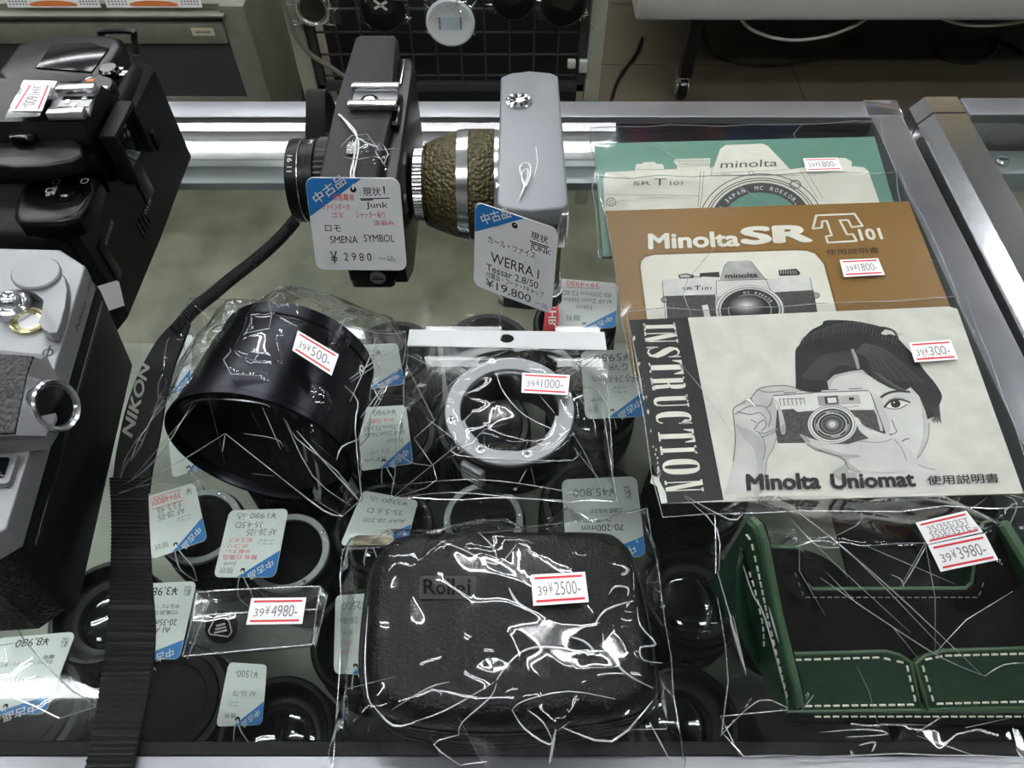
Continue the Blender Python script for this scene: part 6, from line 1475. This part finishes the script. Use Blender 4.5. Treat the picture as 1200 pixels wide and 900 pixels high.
mb.loft([[a_, a_ + Vector((4, 0, 0)), b_ + Vector((4, 0, 0)), b_] for a_, b_ in zip(rw, lowr)], M_GREEN); mb.tube([p + Vector((2, 0, 0)) for p in rw], 2.1, M_GREENE, 8); mb.build('side_wall', t, smooth=30)
bt = thing('clear_bag', 'loose clear bag over the green half case, with two price stickers', 'bag', (150, 85, .4), 'clear bags holding goods on the counter')
go = [xy(U(*p, 3)) for p in ((801, 580), (860, 584), (912, 583), (1044, 585), (1120, 583), (1161, 576), (1196, 586), (1235, 640), (1245, 740), (1240, 890), (1150, 886), (1000, 886), (872, 886), (844, 860), (852, 800), (845, 722), (838, 654), (836, 608))]
sup = [(86, 110, 64, 2), (90, 101, 56, 1), (95, 88, 41, 1), (100, 75, 28, 1), (106, 64, 16, 2), (168, 112, 57, 2), (182, 100, 50, 2), (198, 86, 36, 2), (216, 70, 22, 2)] + [(96 + 12 * k, 109, 54, 3) for k in range(6)] + [(98 + 13 * k, 94, 39, 4) for k in range(7)] + [(108 + 11 * k, 77, 21, 2) for k in range(11)] + [(108 + 11 * k, 63, 9, 2) for k in range(11)]
hf = tent(sup, 1.25)
ridg = [(w2(870, 615, 60), w2(805, 582, 3), 4), (w2(1165, 615, 60), w2(1190, 590, 4), 3), (w2(915, 600, 40), w2(1010, 700, 44), 4), (w2(1010, 700, 44), w2(1080, 770, 26), 4), (w2(930, 640, 50), w2(1000, 710, 40), 3), (w2(940, 610, 46), w2(1000, 620, 50), 3), (w2(905, 720, 30), w2(930, 760, 26), 2), (w2(1060, 760, 24), w2(1180, 795, 16), 2.5), (w2(1180, 795, 16), w2(1225, 770, 22), 2.5), (w2(880, 640, 50), w2(850, 700, 6), 3), (w2(900, 800, 14), w2(850, 850, 3), 3), (w2(930, 840, 8), w2(1100, 850, 6), 2), (w2(1080, 640, 54), w2(1020, 640, 54), 3)]
film('film', bt, go, hf, spacing=12, jit=2.2, seed=34, und=3.0, und_len=20, crease=.5, edge_jit=5, ridges=ridg, clearance=1.2, trace=[([(802.7, 580.8), (855.5, 609.1), (870.6, 601.5)], 0.3), ([(912.2, 582.7), (987.7, 641.2), (1067.0, 711.1), (1150.1, 790.4)], 0.25), ([(927.3, 609.1), (976.4, 658.2), (1067.0, 741.3)], 0.16), ([(931.1, 612.9), (957.5, 639.3), (985.8, 641.2)], 0.25), ([(923.5, 590.2), (1006.6, 658.2), (1108.5, 763.9)], 0.2), ([(961.3, 677.1), (1044.4, 733.7), (1104.8, 771.5), (1153.9, 792.3)], 0.25), ([(1153.9, 792.3), (1176.5, 779.0), (1199.9, 777.1)], 0.25), ([(931.1, 641.2), (972.6, 628.0)], 0.3), ([(1055.7, 690.3), (1070.8, 665.7), (1085.9, 639.3)], 0.3), ([(1044.4, 673.3), (1055.7, 679.0), (1059.5, 688.4)], 0.25), ([(870.6, 662.0), (882.0, 696.0), (897.1, 726.2), (923.5, 824.4)], 0.35), ([(900.8, 711.1), (912.2, 752.6)], 0.4), ([(923.5, 830.0), (889.5, 820.6), (844.2, 862.1)], 0.25), ([(855.5, 726.2), (874.4, 790.4)], 0.6), ([(859.3, 722.4), (870.6, 775.3), (874.4, 790.4)], 0.35), ([(840.4, 669.5), (874.4, 786.6)], 0.3), ([(802.7, 582.7), (840.4, 620.4), (842.3, 669.5)], 0.25), ([(1172.7, 578.9), (1191.6, 590.2), (1176.5, 620.4), (1142.5, 609.1)], 0.3), ([(1157.6, 582.7), (1131.2, 601.5)], 0.3), ([(844.2, 839.5), (923.5, 831.9)], 0.25), ([(866.9, 884.8), (844.2, 839.5)], 0.2), ([(961.3, 858.3), (1014.1, 854.6), (1040.6, 860.2), (991.5, 864.0)], 0.35), ([(1006.6, 873.4), (1025.5, 869.7), (1021.7, 881.0)], 0.4), ([(1074.6, 862.1), (1150.1, 888.5)], 0.22), ([(1074.6, 858.3), (1104.8, 839.5)], 0.25), ([(1014.1, 639.3), (1119.9, 684.6)], 0.15), ([(893.3, 597.8), (938.6, 594.0), (991.5, 601.5)], 0.15)])
q1 = uq((1073, 612.5), (1132.5, 598.5), (1152, 623.5), (1087, 638), [64, 66, 62, 60]); q2 = uq((1087.5, 638.8), (1154, 625), (1170, 656), (1102.5, 670), [60, 62, 57, 55])
sticker(bt, q1, None, extra=[('35/35S/35T', .14, .46, .90, .74, M_GREYINK), ('35SE/35TE', .12, .18, .84, .44, M_GREYINK), ('用', .88, .12, .96, .28, M_GREYINK)])
sticker(bt, q2, '3980-')

# ------------------------------------------------------------------ torn film by the silver camera
bt = thing('film_scrap', 'stray piece of clear film below the silver mechanical camera', 'plastic film', (-225, 80, .4))
fo = [xy(U(*p, 2)) for p in ((-30, 688), (4, 706), (30, 752), (82, 808), (114, 828), (70, 842), (10, 815), (-30, 800))]
film('film', bt, fo, lambda x, y: .6, spacing=9, jit=3.5, seed=37, crease=.4, edge_jit=2, ridges=[(w2(0, 712, 3), w2(108, 828, 2), 3)])
# ================================================================== lenses standing on the shelf inside the case, their tags on top
DZ = -250.0
def base_lens(name, label, x, y, kind):
    t = thing('camera_lens', label, 'lens', (x, y, DZ), None)
    T = Matrix.Translation((x, y, DZ + .4))
    r, h = {'slim': (30, 74), 'wide': (34.5, 78), 'rib': (36, 76)}[kind]
    mb = MB()
    if kind == 'slim': mb.lathe([(r - 3, 0), (r - 1, 1), (r - 1, 12), (r, 14), (r, 26), (r - 1, 27), (r - 1, 52), (r - .4, 53), (r - .4, h - 6), (r - 2, h - 3.5)], M_LENSB, 56, T)
    elif kind == 'wide': mb.lathe([(r - 6, 0), (r - 4, 1), (r - 4, 16), (r - .6, 19), (r, 22), (r, 30), (r - 1, 31), (r - 1, h - 18), (r, h - 16), (r, h - 2), (r - 1.6, h), (r - 4, h), (r - 5, h - 6), (r - 9, h - 11), (r - 12, h - 12)], M_LENSB, 56, T)
    else: mb.lathe([(r - 6, 0), (r - 4, 1), (r - 4, 14), (r - .6, 17), (r, 20), (r, 28), (r - 1, 29), (r - 1, h - 8), (r, h - 7), (r, h - 2), (r - 2, h), (0, h + .3)], M_LENSB, 56, T)
    mb.build('barrel', t)
    mb = MB(); n = 90; z0, z1 = {'slim': (29, 50), 'wide': (33, h - 20), 'rib': (31, h - 10)}[kind]
    rings = []
    for z, f in ((z0, .98), (z0 + .8, 1), (z1 - .8, 1), (z1, .98)):
        rings.append([T @ Vector(((r + (.7 if k % 2 else -.3)) * f * cos(2 * pi * k / n), (r + (.7 if k % 2 else -.3)) * f * sin(2 * pi * k / n), z)) for k in range(n)])
    mb.loft(rings, M_RUBBER); mb.build('grip_ring', t, smooth=20)
    if kind == 'slim':
        mb = MB(); mb.lathe([(r - 2, h - 4), (r - 2, h - .6), (r - 2.6, h), (r - 6.6, h), (r - 7, h - 1), (r - 7, h - 4)], M_SATIN, 56, T, close=True)
        for k in range(4): mb.lathe([(1.5, h - .2), (1.1, h + .4), (0, h + .3)], M_CHROME, 12, T @ Matrix.Translation(((r - 4.4) * cos(k * pi / 2 + .6), (r - 4.4) * sin(k * pi / 2 + .6), 0)))
        mb.build('mount_ring', t)
        mb = MB(); mb.lathe([(r - 7, h - 2), (r - 9, h - 4), (r - 14, h - 5), (r - 15, h - 7), (0, h - 6)], M_BLACKG, 48, T); mb.build('rear_element', t)
    elif kind == 'wide':
        mb = MB(); mb.lathe([(r - 12, h - 13), (r - 16, h - 10.4), (r - 24, h - 8.6), (0, h - 8)], M_LENSG, 48, T); mb.build('front_element', t)
    else:
        mb = MB(); mb.lathe([(r - 6, h + .2), (r - 7, h + 1.6), (r - 13, h + 1.6), (r - 14, h + .8), (0, h + .8)], M_CAP, 48, T); mb.build('front_cap', t)
    mb = MB(); a0 = radians(-100)
    ang = a0; n_ = Vector((cos(ang), sin(ang), 0)); tv = Vector((-sin(ang), cos(ang), 0)); rr = {'slim': r - .8, 'wide': r - .8, 'rib': r - .8}[kind] + .15
    zt = {'slim': 54, 'wide': 24, 'rib': 22}[kind]
    for k, s_ in enumerate(('5.6', '8', '11', '16')):
        aa = a0 + (k - 1.5) * .17; n_ = Vector((cos(aa), sin(aa), 0)); tv = Vector((-sin(aa), cos(aa), 0)); c_ = Vector((x, y, DZ + zt + .4)) + n_ * (r + .2); mb.text(s_, c_ - tv * 1.6, tv * 3.4, Vector((0, 0, 2.4)), M_LOGO)
    mb.build('scale', t, smooth=0)
    return t
PROTO = {}
LENS_GROUP = 'second hand lenses standing in the case'
def lens(x, y, kind, label, rz=0):
    if kind not in PROTO:
        o = base_lens('camera_lens', label, x, y, kind); PROTO[kind] = o
    else:
        src = PROTO[kind]; o = src.copy(); COL.objects.link(o)
        for ch in list(src.children):
            c = ch.copy(); COL.objects.link(c); c.parent = o
        o.location = (x * S, y * S, (DZ + TOP) * S); o.rotation_euler = (0, 0, rz); o['_mm'] = [x, y, DZ]; o['label'] = label
    o['group'] = LENS_GROUP
for (x, y, kind, lab, rz) in (
    (-152, 200, 'slim', 'black lens with a silver mount ring beneath the tag handwritten 1980', 0),
    (-20, 224, 'slim', 'black lens with a silver mount ring under the bagged extension ring', 1.1),
    (-216, 219, 'slim', 'black lens half hidden by the tilted tag with a red underlined price', .7),
    (-262, 158, 'wide', 'black lens seen between the silver camera base and the woven strap', .4),
    (-206, 103, 'rib', 'capped black lens under the clear badge box and the strap', .9),
    (-138, 84, 'wide', 'open black lens below the clear box, a tag lying across it', 2.0),
    (-292, 98, 'rib', 'capped black lens under the printed tag below the silver camera', .2),
    (-92, 140, 'wide', 'open black lens left of the leather zip case under a half hidden tag', .6),
    (-92, 293, 'rib', 'capped black lens under the tag beside the hood bag corner', 1.4),
    (-88, 216, 'wide', 'open black lens under the tag that touches the zip case bag', 2.6),
    (-166, 276, 'rib', 'capped black lens directly beneath the bagged lens hood', .3),
    (-22, 300, 'rib', 'capped black lens seen through the bagged extension ring', .1),
    (56, 236, 'rib', 'capped black lens under the printed tag beside the worn manual', 1.9),
    (62, 322, 'wide', 'open black lens under the tag tucked below the brown manual', .5),
    (-96, 368, 'rib', 'capped black lens in the rear row behind the hood bag', .8),
    (-20, 376, 'rib', 'capped black lens in the rear row behind the header card', 2.2),
    (52, 398, 'wide', 'open black lens in the rear row below the olive cup camera', 1.2),
    (-175, 352, 'wide', 'open black lens in the rear row beside the strap cord', 1.0),
    (-18, 148, 'rib', 'capped black lens hidden beneath the top edge of the zip case', .2),
    (118, 168, 'wide', 'large open black lens in the dark gap between zip case and green case', 1.3),
    (100, 92, 'wide', 'black lens with a ribbed barrel standing against the green case bag', .9),
    (132, 246, 'rib', 'capped black lens beneath the black and white manual', .4),
    (190, 166, 'rib', 'capped black lens seen through the cut-out of the green case', 1.6),
    (22, 87, 'rib', 'capped black lens beneath the leather zip case', 2.0),
):
    lens(x, y, kind, lab, rz)

TG = 'blue cornered tags on the cased lenses'
def case_tag(img, label, writing, z=-163, printed=False, tilt=0):
    tl, tr, br, bl = img           # corners as they appear in the photograph; the card itself is read from the far side
    q = Quad(U(*br, z + tilt), U(*bl, z), U(*tl, z), U(*tr, z + tilt))
    e = (q.tl - q.bl).normalized()
    hc = q.at(.55, .90); 
    s_ = [[hc + e * 6 + Vector((2, 0, -2)), hc + e * 12 + Vector((5, 0, -12)), hc + e * 15 + Vector((1, 0, -30))], [hc + e * 6 + Vector((-2, 0, -2)), hc + e * 13 + Vector((-4, 0, -14)), hc + e * 15 + Vector((0, 0, -30))]]
    return used_tag('hang_tag', q, label, 'price tag', TG, writing, string=s_, hole=(.55, .9), card=M_TAGIN, blue=((0, .62), (.62, 1.0)) if not printed else ((0, .76), (.72, 1.0)))
K2 = M_GREYINK; RD2 = M_PINK
case_tag(((168, 583), (228, 565.5), (243, 632.5), (177, 656)), 'upside down tag with a red underlined price, tilted beside the woven strap', [('現状', .66, .80, .92, .90, K2), ('ニコン', .2, .50, .46, .58, K2), ('AF 28-85', .28, .36, .78, .46, K2), ('F3.5 45', .34, .25, .78, .34, K2), ('¥', .08, .06, .2, .18, K2), ('39+4800!', .30, .07, .86, .19, RD2), ('_', .28, .24, .86, .24, M_RED), ('_', .28, .05, .86, .05, M_RED)], -164)
case_tag(((269, 598), (338, 596), (322.5, 676.5), (250, 676.5)), 'upside down tag handwritten 1980, above the clear badge box', [('現状', .70, .86, .93, .95, K2), ('Junk', .68, .77, .9, .84, K2), ('難有 付属品', .36, .68, .92, .75, RD2), ('外観スレ', .50, .60, .88, .66, RD2), ('ホコリ', .55, .52, .88, .58, RD2), ('前玉キズ', .5, .43, .9, .50, RD2), ('ニコン', .14, .46, .4, .54, K2), ('AF 28-105', .12, .30, .62, .40, K2), ('35-4.5D', .38, .19, .84, .28, K2), ('¥1980-込', .18, .05, .86, .16, K2)], -163)
case_tag(((160, 684), (230.5, 681), (210.5, 772.5), (140, 772)), 'printed upside down tag with a big 3, half under the woven strap', [('税込', .06, .06, .18, .2, M_INK), ('¥3,980', .28, .05, .8, .18, M_INK), ('中玉カビ・外装スレ', .2, .30, .9, .36, M_INK), ('付属品なし', .2, .38, .7, .44, M_INK), ('20-35mm', .18, .50, .66, .58, M_INK), ('AI AF', .26, .60, .6, .67, M_INK)], -166, True)
case_tag(((-4, 748), (89, 740), (53, 837), (-38, 838)), 'printed upside down tag with an 8 price, below the silver camera', [('税込', .05, .07, .14, .2, M_INK), ('¥8,980', .3, .03, .72, .15, M_INK), ('中玉カビ・前玉少チリ・後玉カビ', .16, .34, .92, .40, M_INK), ('難有', .16, .28, .3, .33, M_INK), ('100mm F3.5-5.6D (HF)', .2, .52, .9, .61, M_INK), ('ニコン', .2, .7, .5, .78, RD2)], -170, True)
case_tag(((268, 776), (313, 779), (307, 849.5), (253, 851.5)), 'small upside down tag nearest the front glass, below the clear box', [('難有', .6, .8, .86, .88, K2), ('ニコン', .6, .62, .85, .7, K2), ('AF 35-70', .2, .45, .75, .54, K2), ('¥1500-', .2, .12, .8, .24, K2)], -168)
case_tag(((393, 698), (446, 694), (448, 792), (391, 789)), 'upside down tag slipping beneath the left side of the zip case', [('28-85', .5, .3, .9, .38, K2), ('難有', .6, .45, .86, .52, K2), ('ヨゴレ', .62, .6, .9, .66, RD2), ('キズ有', .62, .7, .9, .76, RD2), ('¥2500', .3, .1, .85, .2, K2)], -166)
case_tag(((420, 478), (475.5, 474.5), (484.5, 543), (422, 552)), 'upside down tag between the hood bag and the header bag, red line on it', [('現状 Junk', .5, .82, .92, .9, K2), ('ジャンク', .42, .70, .80, .78, K2), ('Nikon', .16, .56, .46, .64, K2), ('AI AF Zoom Nikkor', .08, .43, .92, .51, K2), ('35-70mm F3.3-4.5', .1, .32, .92, .40, K2), ('M/A 切替', .3, .20, .76, .28, RD2), ('¥4980', .22, .06, .7, .16, K2)], -162)
case_tag(((425.5, 574.5), (490, 586.5), (478, 632), (398, 640)), 'upside down tag handwritten 3300, against the top of the zip case bag', [('ニコン', .3, .74, .55, .82, K2), ('AiAF 28-200', .12, .5, .8, .6, K2), ('35-5.6 D', .2, .3, .8, .42, K2), ('¥3300-込', .16, .08, .84, .2, K2)], -166)
case_tag(((652, 326), (724, 332), (722, 384), (654, 387)), 'upside down tag in the rear row beside the red strip', [('難有', .62, .72, .86, .84, K2), ('Nikon', .42, .52, .68, .62, K2), ('AI AF Zoom Nikkor', .08, .38, .92, .48, K2), ('80-200mm F2.8D', .1, .24, .92, .34, K2), ('39+4980', .3, .03, .84, .14, RD2), ('_', .3, .16, .84, .16, M_RED)], -164)
case_tag(((680, 412), (760, 408), (756, 488), (686, 491)), 'upside down tag slid under the brown manual, beside the header bag', [('現状', .78, .82, .95, .92, K2), ('Junk', .7, .7, .9, .78, K2), ('ニコン', .3, .56, .55, .66, K2), ('AF-S 24-85mm', .1, .40, .84, .5, K2), ('G VR', .3, .22, .6, .32, K2), ('¥5980', .26, .06, .8, .18, K2)], -163)
case_tag(((658, 562), (746, 558), (757, 652), (664, 656)), 'printed upside down tag under the corner of the header bag', [('税込', .10, .12, .19, .30, M_INK), ('¥45,800', .30, .12, .86, .24, K2), ('三脚座 中玉カビ', .24, .40, .66, .46, M_INK), ('D', .4, .50, .46, .56, M_INK), ('70-200mm', .24, .60, .78, .68, M_INK)], -168, True)
case_tag(((398, 405), (466, 402), (474, 450), (405, 460)), 'upside down tag veiled by the hood bag, rear row', [('ニコン', .5, .55, .8, .66, K2), ('¥2980', .3, .15, .8, .28, K2)], -166)
case_tag(((186, 397), (226, 392), (222, 458), (188, 464)), 'upside down tag veiled by the hood bag near the strap pad', [('¥3800', .2, .15, .8, .28, K2)], -166)
case_tag(((196, 500), (236, 492), (246, 546), (202, 560)), 'upside down tag veiled by the hood bag, close to the strap lettering', [('¥3300', .2, .15, .8, .28, K2)], -167)
mb = MB(); q = uq((641, 346), (655, 346), (655, 386), (636, 388), -150)
mb.prism([xy(v) for v in (q.bl, q.br, q.tr, q.tl)], -175, -150, M_RED, 1)
qv = Quad(q.tl + Vector((0, 0, .2)), q.bl + Vector((0, 0, .2)), q.br + Vector((0, 0, .2)), q.tr + Vector((0, 0, .2)))
qv.text(mb, 'FTHR', .1, .2, .9, .8, M_WHITE, .02)
tag(mb.build('red_box'), 'narrow red box end with white letters beside a rear row tag', 'box')
